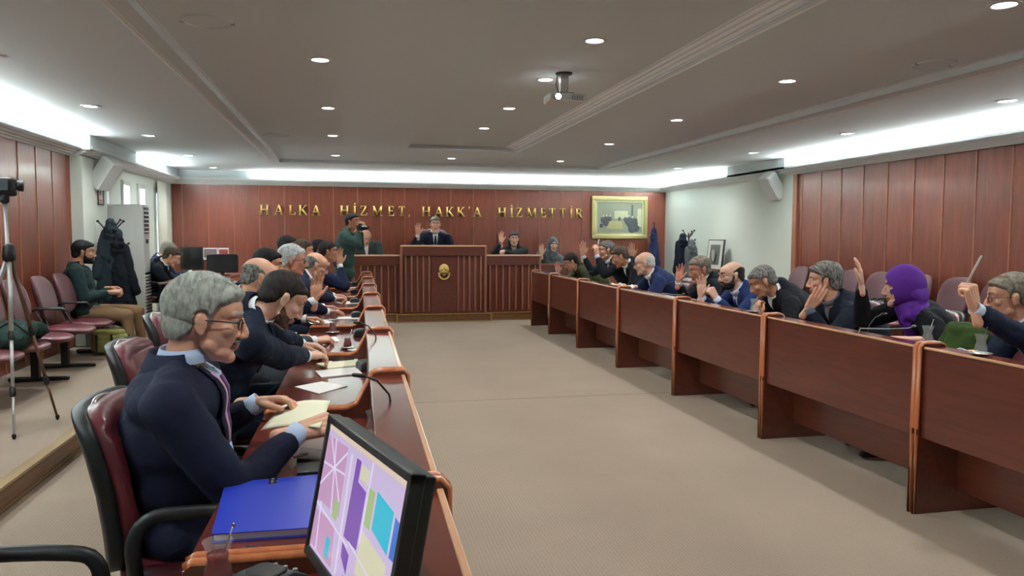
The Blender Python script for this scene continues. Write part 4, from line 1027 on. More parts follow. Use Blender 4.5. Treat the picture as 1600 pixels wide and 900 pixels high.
# ------------------------------------------------------------------ chairs of the council
ch = make_chair('burgundy leather chair under the grey-haired man nearest on the left', (-.47, 2.78, 0), -math.pi/2, LCH)
ch.scale = (1.06, 1.06, 1.01)
for x, y, l in ((-.80, 4.25, 'burgundy chair under the man in the dark navy coat on the left'), (-.98, 5.7, 'burgundy chair under the bald man in the grey suit'), (-1.02, 6.7, 'burgundy chair under the waving black-haired man'),
                (-.92, 7.5, 'burgundy chair under the silver-haired man'), (-.9, 8.6, 'burgundy chair under the bald man in the blue suit'), (-1.02, 9.5, 'burgundy chair under the brown-haired man of the left row'),
                (-1.22, 10.25, 'burgundy chair under the man whose black hair only shows'), (-.8, 10.75, 'burgundy chair under the man with the pocket square'), (-.9, 11.75, 'burgundy chair last in the left row')):
    dup(ch, (x, y, 0), -math.pi/2, l, LCH)
o = dup(ch, (-.92, 1.88, 0), -math.pi/2-.08, 'black-armed chair at the bottom left corner of the picture', LCH)
for x, y, l in ((4.62, 3.6, 'burgundy chair under the man at the right edge'), (4.6, 4.75, 'burgundy chair behind the woman in purple'), (4.75, 4.2, 'empty burgundy chair with a green coat over it'), (4.6, 5.55, 'burgundy chair behind the raised arm of the woman in purple'),
                (4.6, 6.5, 'burgundy chair under the man with his hand at his mouth'), (4.6, 7.2, 'burgundy chair under the bearded man'), (4.6, 8.0, 'burgundy chair under the man touching his forehead'), (4.6, 8.75, 'empty burgundy chair between two men of the right row'), (4.6, 9.45, 'burgundy chair under the bald man of the right row'),
                (4.6, 10.5, 'burgundy chair under the dark-haired man raising his hand'), (4.6, 11.2, 'burgundy chair under the man with both hands up'), (4.62, 12.7, 'burgundy chair under the person in the olive jacket')):
    dup(ch, (x, y, 0), math.pi/2, l, RCH).scale = (1.04, 1.04, .95)
for x, y, zz, l in ((1.66, 15.25, .3, 'high burgundy chair behind the man at the central podium'), (.36, 15.2, .15, 'chair of the man at the left wing of the podium'), (3.26, 15.25, .15, 'chair of the woman at the right wing of the podium'), (4.05, 15.6, .15, 'chair of the woman in the grey headscarf')):
    c_ = dup(ch, (x, y, zz), math.pi, l, 'podium chairs')
    if x == 1.66: c_.location.z = .15; c_.scale = (1.15, 1.15, 1.52)
for x, y, l in ((-2.96, 12.4, 'chair under the nearer man at the window desk'), (-2.96, 13.3, 'chair under the farther man at the window desk')):
    dup(ch, (x, y, .15), -math.pi/2, l, 'window desk chairs')
# ------------------------------------------------------------------ things on the desks
TL_Z = HT+.001
def glass(x, y, z, where, tea=True, spoon=True, sc=1.0, saucer=True):
    if saucer:
        g = G().lathe([(0, 0), (.03, 0), (.052, .008), (.058, .013), (.056, .014), (.03, .004), (0, .004)], seg=32)
        s_ = single('saucer', g, STEEL, 'saucer under the tea glass '+where, 'saucer', (x, y, z), group='tea saucers', smooth=True)
    t = thing('tea_glass', ('tulip tea glass with red tea ' if tea else 'empty tulip tea glass ')+where, 'tea glass', (x, y, z+.0045), 0, 'tulip tea glasses')
    k = sc
    P = [(0, 0), (.021, 0), (.024, .006), (.027, .022), (.024, .04), (.019, .055), (.021, .07), (.028, .09), (.0275, .0905), (.0200, .07), (.0178, .055), (.0225, .04), (.0255, .022), (.022, .010), (0, .009)]
    obj('glass', G().lathe([(a*k, b*k) for a, b in P], seg=28), GLASS, t, smooth=True)
    if tea: obj('tea', G().lathe([(0, .0095*k), (.0222*k, .0105*k), (.0262*k, .022*k), (.0232*k, .04*k), (.0184*k, .055*k), (.0198*k, .066*k), (0, .066*k)], seg=24), TEA, t, smooth=True)
    if spoon:
        g = G().tube([(-.012*k, .004*k, .02), (.018*k, 0, .085*k), (.028*k, 0, .115*k)], .0017, 6).ell((-.013*k, .004*k, .018), (.006, .004, .009), sub=2).ell((.029*k, 0, .117*k), (.004, .003, .006), sub=2)
        single('teaspoon', g, CHROME, 'teaspoon in the tea glass '+where, 'teaspoon', (x, y, z+.005), group='teaspoons', smooth=True)
def sheet(name, P, z, m, label, cat, h=.002, group=None, **k):
    c = np.mean([p[:2] for p in P], axis=0)
    g = G().prism([(p[0]-c[0], p[1]-c[1]) for p in P], 0, h, axes=(0, 1, 2))
    return single(name, g, m, label, cat, (c[0], c[1], z), group=group, **k)
def quad(c, w, l, a):
    a = math.radians(a); ca, sa = math.cos(a), math.sin(a)
    return [(c[0]+x*ca-y*sa, c[1]+x*sa+y*ca) for x, y in ((-w/2, -l/2), (w/2, -l/2), (w/2, l/2), (-w/2, l/2))]
def micunit(x, y, z, rz, where, neck=True, side=1):
    t = thing('microphone_unit', 'desk microphone unit '+where, 'microphone', (x, y, z), rz, 'desk microphone units')
    g = G().prism([(-.07, 0), (.07, 0), (.07, .022), (.02, .05), (-.05, .056), (-.07, .04)], -.055, .055)
    obj('console', g, DGREY, t, bevel=.008)
    obj('speaker_grille', G().superell((-.015, 0, .054), (.035, .042, .005), .5, .5, 20, 8), BLACK, t, smooth=True)
    for i in range(3): obj('button', G().lathe([(0, .008), (.006, .008), (.007, 0)], c=(.045, -.03+.03*i, .034), seg=10), GREYP, t)
    if neck:
        P = [A(.05, 0, .03), A(.055, 0, .12), A(.04, 0, .21), A(-.005, 0, .265), A(-.055, 0, .285)]
        obj('gooseneck', G().tube(P, .0045, 8), BLACK, t, smooth=True)
        obj('microphone_head', G().cap(P[-1], .009, P[-1]+A(-.035, 0, .004), .008, sub=2), BLACK, t, smooth=True)
# near: papers, folder, phone, glass, monitor
b4 = [atz(*p, HT+.02) for p in ((330, 838), (505, 826), (515, 742), (352, 757))]
t = thing('ring_binder', 'blue ring binder lying closed on the near left desk', 'binder', (*np.mean(b4, axis=0)[:2], TL_Z))
c0 = np.array([*np.mean(b4, axis=0)[:2], TL_Z]); P4_ = [(p-c0)[:2] for p in b4]
obj('back_cover', G().prism(P4_, 0, .003, axes=(0, 1, 2)), BLUEF, t); obj('front_cover', G().prism(P4_, .022, .025, axes=(0, 1, 2)), BLUEF, t, bevel=.001)
obj('paper_stack', G().prism([p*.96 for p in P4_], .003, .021, axes=(0, 1, 2)), PAPER, t)
mid = (P4_[2]*.45+P4_[3]*.55)*.93
obj('metal_eyelet', G().lathe([(.004, .026), (.006, .028), (.013, .028), (.014, .0255)], c=(mid[0], mid[1], 0), seg=16), CHROME, t)
obj('metal_eyelet', G().lathe([(.004, .026), (.006, .028), (.013, .028), (.014, .0255)], c=(mid[0]+.001, mid[1]-.03, 0), seg=16), CHROME, t)
sheet('phone_case', [atz(*p, HT) for p in ((463, 722), (500, 724), (512, 708), (472, 704))], TL_Z, mat('brown_leather', (70, 54, 48), .5), 'dark brown phone case beside the blue binder', 'phone case', .012, bevel=.003)
sheet('clipboard', [atz(*p, HT) for p in ((464, 752), (520, 748), (520, 732), (464, 736))], TL_Z, BLACK, 'black booklet half under the monitor beside the binder', 'booklet', .028, bevel=.002)
q = atz(470, 716, HT+.015)
single('lighter', G().cap((-.02, 0, 0), .006, (.02, .012, .006), .005, sub=2), CHROME, 'small silver lighter lying on the dark phone case', 'lighter', (q[0], q[1], TL_Z+.02), smooth=True)
# held paper
hp = [at(407, 672, 2.85), at(500, 668, 2.68), at(516, 626, 2.98), at(440, 634, 3.16)]
V = []; n = 8
for i in range(n+1):
    for j in range(n+1):
        u, v = i/n, j/n; p = hp[0]*(1-u)*(1-v)+hp[1]*u*(1-v)+hp[2]*u*v+hp[3]*(1-u)*v; p = p+A(0, 0, .012*math.sin(u*math.pi)); V.append(p)
V = np.array(V); F = [[i*(n+1)+j, (i+1)*(n+1)+j, (i+1)*(n+1)+j+1, i*(n+1)+j+1] for i in range(n) for j in range(n)]
c = V.mean(0); o = single('held_paper', G().add(V-c, F), CREAM, 'cream paper held in both hands by the grey-haired man', 'paper', tuple(c), smooth=True, fixn=False)
s_ = o.modifiers.new('s', 'SOLIDIFY'); s_.thickness = .002
PG_ = 'loose papers on the left desks'
sheet('paper_sheet', [atz(*p, HT) for p in ((460, 605), (498, 616), (543, 604), (503, 597))], TL_Z, PAPER, 'white sheet lying alone beyond the held cream paper', 'paper', .003, PG_)
sheet('paper_stack', [atz(*p, HT) for p in ((492, 581), (502, 591), (566, 585), (556, 575))], TL_Z, PAPER, 'thin stack of white paper in front of the open notebook', 'paper', .006, PG_)
t = sheet('notebook', [atz(*p, HT) for p in ((494, 571), (512, 579), (568, 573), (556, 562))], TL_Z, CREAM, 'cream notebook with a black pen on it', 'notebook', .014, bevel=.002)
a = atz(519, 569, HT); b = atz(553, 566, HT)
single('pen', G().tube([(0, 0, 0), tuple(b-a)], .005, 8), BLACK, 'black pen lying on the cream notebook', 'pen', (a[0], a[1], TL_Z+.021), smooth=True)
sheet('mobile_phone', [atz(*p, HT) for p in ((499, 565), (508, 571), (532, 563), (524, 556))], TL_Z, BLACK, 'black phone beside the hands of the dark-haired man', 'phone', .009, bevel=.002)
for i, (u, v, w_, l_, a_, lb) in enumerate(((508, 531, .2, .28, 8, 'white sheet under the hands of the bald man in grey'), (560, 547, .12, .1, 30, 'crumpled white paper beside the third microphone unit'), (500, 503, .21, .3, 10, 'white sheet beyond the two red tea glasses'),
                                            (545, 497, .22, .2, -12, 'white papers beside a microphone unit halfway up the row'), (545, 473, .26, .3, 20, 'white papers in the fourth writing place of the left row'), (540, 467, .2, .3, -8, 'flat white booklet near the blue-suited bald man'),
                                            (556, 450, .2, .3, 14, 'papers near the far end of the left row'), (550, 443, .22, .3, 0, 'last white papers of the left row'))):
    p = atz(u, v, HT); sheet('paper_sheet', quad(p, w_, l_, a_), TL_Z, PAPER, lb, 'paper', .003, PG_)
q = atz(352, 893, HT); glass(q[0], 1.79, TL_Z, 'in the bottom foreground', True, True, 1.22)
glass(*atz(583, 682, HT)[:2], TL_Z, 'beside the gooseneck microphone on the near left desk', False, False, 1.1)
glass(*atz(543, 545, HT)[:2], TL_Z, 'next to the hands of the bald man in grey', True, True, 1.1)
glass(*atz(520, 521, HT)[:2], TL_Z, 'nearer of two red ones in the left row', True, False, 1.25)
glass(*atz(521, 501, HT)[:2], TL_Z, 'farther of two red ones in the left row', True, False, 1.25)
micunit(*atz(592, 703, HT)[:2], TL_Z, 0, 'with an arching gooseneck behind the monitor')
micunit(*atz(577, 577, HT)[:2], TL_Z, .3, 'beside the cream notebook', True)
micunit(*atz(566, 525, HT)[:2], TL_Z, .1, 'near the tea glass of the bald man in grey', False)
micunit(*atz(560, 496, HT)[:2], TL_Z, .1, 'halfway up the left row', False)
micunit(*atz(556, 473, HT)[:2], TL_Z, .1, 'in the fifth left desk', False)
micunit(*atz(556, 458, HT)[:2], TL_Z, .1, 'in the sixth left desk', False)
micunit(*atz(555, 446, HT)[:2], TL_Z, .1, 'in the seventh left desk', False)
# black cable / microphone at the bottom edge
micunit(*atz(424, 925, HT)[:2], TL_Z, .9, 'at the bottom edge beside the foreground tea glass', False)
p = atz(398, 885, HT)
single('microphone_cable', G().tube([(-.06, .05, .012), (-.02, .045, .03), (.03, .02, .03), (.07, -.02, .012), (.12, -.05, .01)], .006, 8).tube([(-.07, .03, .012), (-.02, .03, .026), (.03, .0, .028), (.08, -.04, .012)], .005, 8), BLACK, 'black cables looped beside the foreground tea glass', 'cable', (p[0], p[1], TL_Z), smooth=True)
# right row glasses and microphones
for (u, v, w_) in ((1163, 488, 'in front of the man with his hand at his mouth'), (1436, 539, 'in front of the woman in purple'), (1509, 555, 'in front of the man with the pen')):
    p = atz(u, v, HD); glass(max(p[0], 3.30), p[1]-.02, HD+.001, w_, False, True, 1.2)
for (y, w_) in ((3.3, 'in front of the man at the right edge'), (4.55, 'in front of the woman in purple'), (6.1, 'in the desk of the man with his hand at his mouth'), (8.1, 'in front of the man touching his forehead'), (11.0, 'in the desk of the man raising both hands')):
    micunit(3.52, y, TL_Z, math.pi, w_, True)
for (a, b, l) in (((1344, 513), (1428, 513), 'thin grey microphone stem crossing in front of the purple scarf'), ((1035, 458), (1068, 461), 'dark microphone stem before the man touching his forehead')):
    Yd = 4.3 if a[0] > 1200 else 7.9
    p, q = at(*a, Yd), at(*b, Yd-.25); m_ = (p+q)/2
    g = G().tube([tuple(p-m_), (0, 0, -.004), tuple((q-m_)*.8), tuple(q-m_+A(0, 0, .012))], .004, 8).ell(q-m_+A(0, 0, .014), (.016, .01, .008), sub=2).tube([tuple(p-m_), (p-m_)[0]+.01 and (p-m_+A(.02, .05, -.06)), tuple(p-m_+A(.02, .06, HT-p[2]))], .004, 8)
    single('microphone', g, GREYP, l, 'microphone', tuple(m_), smooth=True)
# pens in raised hands
p = at(1512, 440, 3.5); q = at(1534, 399, 3.42); single('pen', G().tube([(0, 0, 0), tuple((q-p)*.9), tuple(q-p)], [.006, .006, .003], 8), WHITEP, 'white pen pointing up from the raised fist at the right edge', 'pen', tuple(p), smooth=True)
p = at(932, 392, 10.9); q = at(936, 374, 10.85); single('pen', G().tube([(0, 0, 0), tuple(q-p)], .008, 8), WHITEP, 'white pen in the raised hand of the grey-haired man', 'pen', tuple(p), smooth=True)
# photographer's camera
c = at(563, 356, 12.75); t = thing('photo_camera', 'black camera held at the face of the standing photographer', 'camera', tuple(c), math.radians(-118+90))
obj('camera_body', G().box((-.04, -.07, -.045), (.03, .07, .045)).box((-.03, -.03, .045), (.02, .03, .07)), BLACK, t, bevel=.01)
obj('lens_barrel', G().lathe([(0, 0), (.035, 0), (.035, .11), (.028, .115), (0, .1)], c=(.03, 0, 0), seg=20, R=[[0, 1, 0], [0, 0, 1], [1, 0, 0]]), BLACK, t, smooth=False)
# name badge of the near man
nbp = P1['project']([(.24, .01, .07), (.33, .01, .07)], .014, 'name_badge', mat('badge_blue', (150, 176, 214), .4))
P1['project']([(.02+.02*i, .045-.002*i, .060-.002*i) for i in range(12)], .012, 'lanyard', mat('lanyard_pink', (196, 150, 176), .6))

# ------------------------------------------------------------------ monitor in the foreground
TLc, TRc = A(-.05, 1.74, 1.2), A(.10, 1.26, 1.2)
ax = nrm(TRc-TLc); dn = nrm(A(-.055, -.02, -.30)); dn = nrm(dn-ax*(dn@ax)); nrmv = np.cross(ax, dn); nrmv = nrmv if nrmv[0] < 0 else -nrmv
Wm = np.linalg.norm(TRc-TLc); Hm = .315
base = A(.045, 1.5, HT); MR = np.array([ax, nrmv, -dn])
t = thing('computer_monitor', 'black-framed monitor showing a coloured zoning map in the foreground', 'monitor', tuple(base))
cen = (TLc+TRc)/2+dn*Hm/2-base
def MB_(a, b, m=0, g=None): return (g or G()).box(a, b, m, R=MR, t=cen)
g = G(); hw, hh = Wm/2, Hm/2
g.box((-hw, -.028, hh-.018), (hw, .0, hh), 0, MR, cen).box((-hw, -.028, -hh), (hw, .0, -hh+.022), 0, MR, cen).box((-hw, -.028, -hh), (-hw+.016, .0, hh), 0, MR, cen).box((hw-.018, -.028, -hh), (hw, .0, hh), 0, MR, cen)
obj('bezel', g, BLACK, t, bevel=.003)
obj('rear_housing', G().box((-hw+.004, -.05, -hh+.004), (hw-.004, -.02, hh-.004), 0, MR, cen).superell(tuple(cen+(-nrmv)*.05), (.13, .03, .1), .4, .4, R=MR), BLACK, t, bevel=.004)
sm = []
scol = [('map_base', (196, 180, 214)), ('map_purple', (122, 84, 172)), ('map_cyan', (44, 182, 208)), ('map_pink', (190, 150, 186)), ('map_yellow', (206, 204, 176)), ('map_green', (160, 184, 128)), ('map_road', (216, 206, 234)), ('map_blue', (58, 112, 196)), ('map_toolbar', (214, 196, 176))]
for n_, c_ in scol:
    sm.append(mat('screen_'+n_, c_, .2, emit=.48)); sm[-1].node_tree.nodes['Principled BSDF'].inputs['Base Color'].default_value = (.02, .02, .02, 1)
g = G(); sw, shh = hw-.016, hh-.018
def poly(pts, m, d):                                   # pts in 0..1 screen coordinates from top left
    P = [(-sw+2*sw*u, shh-2*(hh-.02)*v*.99) for u, v in pts]
    V = [A(p[0], d, p[1])@MR+cen for p in P]; g.add(V, [list(range(len(V)))], m)
g.box((-sw, -.012, -hh+.022), (sw, -.006, hh-.018), 0, MR, cen)
poly([(0, 0), (1, 0), (1, .045), (0, .045)], 8, -.0055); poly([(0, .1), (.30, .08), (.33, .6), (.0, .62)], 3, -.0056); poly([(0, .7), (.3, .68), (.34, .98), (0, .98)], 3, -.0056)
for a_, b_ in (((0, .32), (.32, .28)), ((.12, .08), (.22, .62)), ((0, .5), (.3, .12)), ((.05, .1), (.3, .5)), ((0, .65), (.5, .72)), ((.36, .1), (.40, .98)), ((.5, .68), (.96, .8)), ((.06, .62), (.1, .98)), ((.62, .05), (.62, .62))):
    d_ = nrm(A(b_[0]-a_[0], b_[1]-a_[1])); n_ = A(-d_[1], d_[0])*.008
    poly([(a_[0]-n_[0], a_[1]-n_[1]), (b_[0]-n_[0], b_[1]-n_[1]), (b_[0]+n_[0], b_[1]+n_[1]), (a_[0]+n_[0], a_[1]+n_[1])], 6, -.0053)
poly([(.43, .1), (.49, .1), (.49, .25), (.60, .27), (.60, .68), (.43, .68)], 1, -.0054); poly([(.43, .72), (.53, .76), (.53, .9), (.44, .82)], 1, -.0054); poly([(.5, .92), (.7, .92), (.7, 1), (.5, 1)], 1, -.0054)
poly([(.50, .12), (.60, .12), (.60, .22), (.50, .22)], 4, -.0054); poly([(.63, .22), (.70, .22), (.70, .48), (.63, .48)], 5, -.0054); poly([(.72, .2), (.91, .24), (.91, .52), (.72, .46)], 2, -.0054)
poly([(.93, .26), (1, .28), (1, .52), (.93, .52)], 7, -.0054); poly([(.62, .52), (.92, .58), (.92, .9), (.62, .82)], 4, -.0054); poly([(.22, .8), (.28, .8), (.28, .95), (.22, .95)], 2, -.0052); poly([(.24, .5), (.31, .5), (.31, .64), (.24, .64)], 5, -.0052)
obj('screen', g, sm, t, fixn=False)
obj('stand_neck', G().box((-.03, -.02, 0), (.03, .02, .16), R=frame_from(-nrmv*A(1, 1, 0)), t=(-.01, .0, .01)), BLACK, t, bevel=.004)
obj('stand_base', G().superell((-.06, 0, .007), (.1, .12, .007), .5, .7), BLACK, t, smooth=True)

# ------------------------------------------------------------------ ceiling projector
t = thing('ceiling_projector', 'white projector hanging from the ceiling with its lens shining', 'projector', (1.82, 6.4, Z3))
obj('mount_plate', G().lathe([(0, -.012), (.07, -.012), (.075, 0)], seg=24), DGREY, t)
obj('mount_column', G().box((-.035, -.03, -.17), (.035, .03, -.01)), ALU, t, bevel=.004)
obj('mount_arm', G().tube([(-.06, 0, -.03), (-.07, 0, -.1), (-.05, 0, -.17)], .006, 6), GREYP, t)
obj('cradle', G().box((-.08, -.06, -.185), (.08, .06, -.17)), DGREY, t, bevel=.003)
b_ = obj('projector_body', G().box((-.15, -.12, -.255), (.17, .12, -.185)), WHITEP, t, bevel=.014)
obj('lens_ring', G().lathe([(.034, .0), (.034, .02), (.026, .02), (.024, 0)], c=(-.085, -.12, -.222), seg=24, R=[[1, 0, 0], [0, 0, 1], [0, -1, 0]]), GREYP, t)
obj('projector_lens', G().lathe([(0, .016), (.025, .01)], c=(-.085, -.12, -.222), seg=24, R=[[1, 0, 0], [0, 0, 1], [0, -1, 0]]), PLENS, t)
g = G()
for i in range(7): g.box((.04+.015*i, -.1225, -.245), (.047+.015*i, -.119, -.2))
obj('vent', g, GREYP, t)

# ------------------------------------------------------------------ loudspeakers on the walls
def speaker(label, loc, d, wall):
    """box loudspeaker tilted down toward direction d"""
    t = thing('wall_loudspeaker', label, 'loudspeaker', loc, 0, 'white wall loudspeakers'); Rf = frame_from(d)
    g = G(); g.superell((0, 0, 0), (.135, .10, .225), .18, .2, 32, 24, R=Rf); obj('cabinet', g, WHITEP, t, smooth=True)
    obj('front_grille', G().superell(tuple(nrm(d)*.093), (.125, .016, .212), .15, .2, 28, 12, R=Rf), COVEP, t, smooth=True)
    w_ = A(wall, 0, .08)
    obj('wall_bracket', G().tube([tuple(-nrm(d)*.08), tuple(-nrm(d)*.1*.8+w_*.5), tuple(w_)], .012, 8).box(tuple(w_-A(.012, .04, .07)), tuple(w_+A(.012, .04, .07))), ALU, t)
speaker('white loudspeaker on the left wall above the coat rack', tuple(at(165, 271, 11.3)), V3(.8, -.3, -.62), -.2)
speaker('white loudspeaker on the right white wall', tuple(at(1207, 291, 11.4)), V3(-.8, -.12, -.6), .2)

# ------------------------------------------------------------------ framed painting, notice, flag, coat stands
fx0, fx1 = at(923, 340, YB)[0], at(1010, 340, YB)[0]; fz0, fz1 = at(965, 373, YB)[2], at(965, 307, YB)[2]
t = thing('framed_picture', 'gilt-framed picture of a meeting on the back wall', 'picture', ((fx0+fx1)/2, YB-.032, (fz0+fz1)/2)); w_, h_ = (fx1-fx0)/2, (fz1-fz0)/2
g = G()
for (a_, b_) in (((-w_, -.05, h_-.09), (w_, 0, h_)), ((-w_, -.05, -h_), (w_, 0, -h_+.09)), ((-w_, -.05, -h_+.09), (-w_+.09, 0, h_-.09)), ((w_-.09, -.05, -h_+.09), (w_, 0, h_-.09))): g.box(a_, b_)
obj('frame', g, GILT, t, bevel=.015)
g = G()
for (a_, b_) in (((-w_+.08, -.03, h_-.13), (w_-.08, -.008, h_-.08)), ((-w_+.08, -.03, -h_+.08), (w_-.08, -.008, -h_+.13)), ((-w_+.08, -.03, -h_+.1), (-w_+.13, -.008, h_-.1)), ((w_-.13, -.03, -h_+.1), (w_-.08, -.008, h_-.1))): g.box(a_, b_)
obj('inner_mount', g, mat('mount_cream', (226, 224, 178), .6), t)
g = G().box((-w_+.1, -.012, -h_+.1), (w_-.1, -.008, h_-.1)); pm = [mat('picture_ground', (150, 152, 132), .5, var=.15), mat('picture_light', (224, 226, 190), .5), mat('picture_dark', (58, 60, 62), .5), mat('picture_table', (190, 182, 128), .5)]
g.box((-.12, -.016, -.02), (.2, -.012, .15), 1); g.prism([(-.3, -.25), (.1, -.25), (.05, -.08), (-.22, -.08)], -.016, -.012, m=3); g.box((.42, -.016, -.2), (w_-.12, -.012, .2), 1)
for x, z, r in ((-.38, -.05, .06), (-.3, -.04, .06), (-.22, -.03, .05), (-.32, -.11, .07), (.14, -.03, .05), (.2, -.07, .08), (.27, -.12, .1), (.36, -.12, .1), (.3, -.22, .1), (.4, -.22, .08), (.0, -.02, .04), (-.42, -.18, .04)): g.ell((x, -.013, z), (r, .005, r*1.2), sub=2, m=2)
for x, z in ((-.38, .03), (-.3, .04), (-.22, .04), (.14, .05), (.22, .04), (.30, .02), (.42, .0)): g.ell((x, -.017, z), (.022, .003, .028), sub=1, m=1)
g.box((.28, -.015, .0), (.32, -.012, .28), 2)
obj('picture_print', g, pm, t)
p = at(141, 302, 11.45); t = thing('framed_notice', 'small dark-framed notice with a coat of arms on the white pillar', 'notice', (XLF+.072, p[1], p[2]), math.pi/2)
obj('frame', G().box((-.12, -.015, -.16), (.12, .0, -.14)).box((-.12, -.015, .14), (.12, .0, .16)).box((-.12, -.015, -.16), (-.1, .0, .16)).box((.1, -.015, -.16), (.12, .0, .16)), mat('dark_frame', (60, 34, 34), .4), t)
obj('notice_sheet', G().box((-.1, -.006, -.14), (.1, -.002, .14)).ell((0, -.006, .03), (.035, .003, .06), sub=2, m=1).box((-.08, -.008, -.1), (.08, -.005, -.085), 2).box((-.08, -.008, -.125), (.08, -.005, -.115), 1), [PAPER, mat('print_grey', (110, 104, 104), .6), mat('print_red', (176, 60, 60), .6)], t)
# furled flag
p = at(1022, 352, 15.75); t = thing('furled_flag', 'navy flag furled on its pole in the corner by the picture', 'flag', (p[0], 15.75, 0))
obj('flag_pole', G().tube([(0, 0, .03), (0, 0, 1.88)], .012, 8).ell((0, 0, 1.9), (.02, .02, .03), sub=2), BLACK, t, smooth=True)
g = G(); g.cap((0, 0, 1.75), .055, (.0, -.02, 1.1), .12, sub=4).cap((0, -.02, 1.1), .12, (.02, -.03, .6), .17, sub=4); obj('flag_cloth', RM(g, .015, 3, (.06, .05)), cloth((30, 40, 74)), t, smooth=True, fixn=False)
obj('flag_base', G().lathe([(0, 0), (.16, 0), (.16, .02), (.03, .04), (0, .04)], seg=24), BLACK, t)
def coatstand(label, x, y, z, H, arms, grp):
    t = thing('coat_stand', label, 'coat stand', (x, y, z), 0, grp)
    obj('pole', G().tube([(0, 0, .02), (0, 0, H)], .018, 10), BLACK, t, smooth=True)
    obj('base', G().lathe([(0, 0), (.19, 0), (.19, .018), (.03, .035), (0, .035)], seg=28), BLACK, t)
    for k, (a, hz, ln) in enumerate(arms):
        a = math.radians(a); d = A(math.cos(a), math.sin(a), 0)
        P = [A(0, 0, hz), d*ln*.5+A(0, 0, hz+.04), d*ln+A(0, 0, hz+.13)]
        obj('hook', G().tube([tuple(q) for q in P], .010, 8).ell(P[-1], (.018, .018, .018), sub=2), BLACK, t, smooth=True)
    return t
def coat(label, x, y, z, L, w_, col, lean=0, hood=True, group=None):
    t = thing('hanging_coat', label, 'coat', (x, y, z), 0, group)
    g = G(); g.cap((0, 0, -.02), .05, (0, 0, -.16), .10, sub=4); g.cap((-.0, 0, -.16), .10, (lean, 0, -L), w_, sub=4, flat=((0, 1, 0), .7)); g.cap((.07, 0, -.14), .06, (w_*.9+lean, -.03, -L*.72), .06); g.cap((-.07, 0, -.14), .06, (-w_*.9+lean, -.03, -L*.72), .06)
    obj('coat_body', RM(g, .014, 3, (.16, .035), (.06, .008)), cloth(col), t, smooth=True, fixn=False)
    if hood: obj('coat_collar', RM(G().ell((0, -.03, -.03), (.07, .06, .09)).ell((0, -.05, -.1), (.09, .05, .07)), .01, 2, (.05, .03)), cloth(col), t, smooth=True, fixn=False)
cx, cy = at(160, 420, 11.15)[0]+.11, 11.15
coatstand('black coat stand beside the air conditioner', cx, cy, .15, 1.62, [(170, 1.5, .16), (-20, 1.5, .2), (60, 1.52, .18), (200, 1.2, .14), (-60, 1.18, .18), (20, 1.2, .22)], 'coat stands')
coat('dark grey-green coat hanging left on the coat stand', cx+.04, cy-.08, 1.76, .98, .17, (34, 44, 50), -.05, group='coats on the left stand')
coat('black coat hanging right on the coat stand', at(188, 420, 11.1)[0], cy-.1, 1.56, 1.0, .2, (14, 17, 24), .03, group='coats on the left stand')
cx, cy = 6.5, 13.85
coatstand('black coat stand before the white right wall', cx, cy, 0, 1.68, [(180, 1.6, .12), (0, 1.6, .12), (-90, 1.58, .14), (0, 1.42, .14), (0, 1.22, .14), (180, 1.3, .14)], 'coat stands')
coat('navy coat hanging on the right coat stand', cx-.16, cy-.05, 1.62, .95, .12, (24, 30, 44), -.02, group='coats on the right stand')
coat('grey coat hanging on the right coat stand', cx+.0, cy-.12, 1.5, .95, .11, (96, 104, 106), .0, group='coats on the right stand')
# leaning frame on the right
p = at(1121, 412, 13.3)
t = thing('leaning_picture', 'dark-framed picture leaning against the white wall behind the bearded man', 'picture', (6.72, 13.2, 1.0), math.radians(-70))
Rl = _tilt(-8)
obj('frame', G().box((-.2, -.02, -.02), (.2, .01, .56), 0, Rl), mat('dark_frame2', (36, 36, 34), .4), t, bevel=.004)
obj('picture_sheet', G().box((-.18, -.024, .0), (.18, -.02, .54), 0, Rl).box((-.12, -.028, .08), (.12, -.024, .46), 1, Rl).ell((0, -.03, .26), (.04, .003, .12), sub=2, m=2), [mat('mat_white', (214, 214, 204), .6), mat('photo_grey', (104, 108, 100), .5), mat('photo_light', (170, 170, 160), .5)], t)
t = thing('side_table', 'low dark table under the leaning picture', 'table', (6.7, 13.2, 0))
obj('tabletop', G().box((-.26, -.3, .95), (.24, .3, .985)), W_DESK, t, bevel=.004)
for sx in (-.22, .2):
    for sy in (-.26, .26): obj('leg', G().box((sx-.02, sy-.02, 0), (sx+.02, sy+.02, .95)), W_DESK, t)

# ------------------------------------------------------------------ left side of the room
# air conditioner
p0 = at(160, 320, 12.1); t = thing('air_conditioner', 'tall white floor-standing air conditioner by the windows', 'air conditioner', (-3.16, 12.0, .15))
# body spans from the pillar to the front edge facing the aisle
Hc = at(225, 320, 12.0)[2]-.15
obj('cabinet', G().box((-.27, -.16, 0), (.27, .16, Hc)), WHITEP, t, bevel=.012)
obj('side_panel', G().box((-.255, -.168, .02), (.14, -.158, Hc-.02)), WHITEP, t, bevel=.004)
obj('outlet_housing', G().box((.262, -.13, Hc-.42), (.275, .13, Hc-.04)), DGREY, t)
for i in range(6): obj('louvre', G().box((.268, -.13, Hc-.40+.06*i), (.29, .13, Hc-.38+.06*i)), WHITEP, t)
obj('display', G().box((.268, -.05, Hc-.56), (.278, .05, Hc-.5)), BLACK, t)
obj('intake_panel', G().box((.262, -.14, .04), (.27, .14, .9)), GREYP, t)
for i in range(18): obj('intake_slat', G().box((.266, -.135, .06+.046*i), (.284, .135, .086+.046*i)), WHITEP, t)
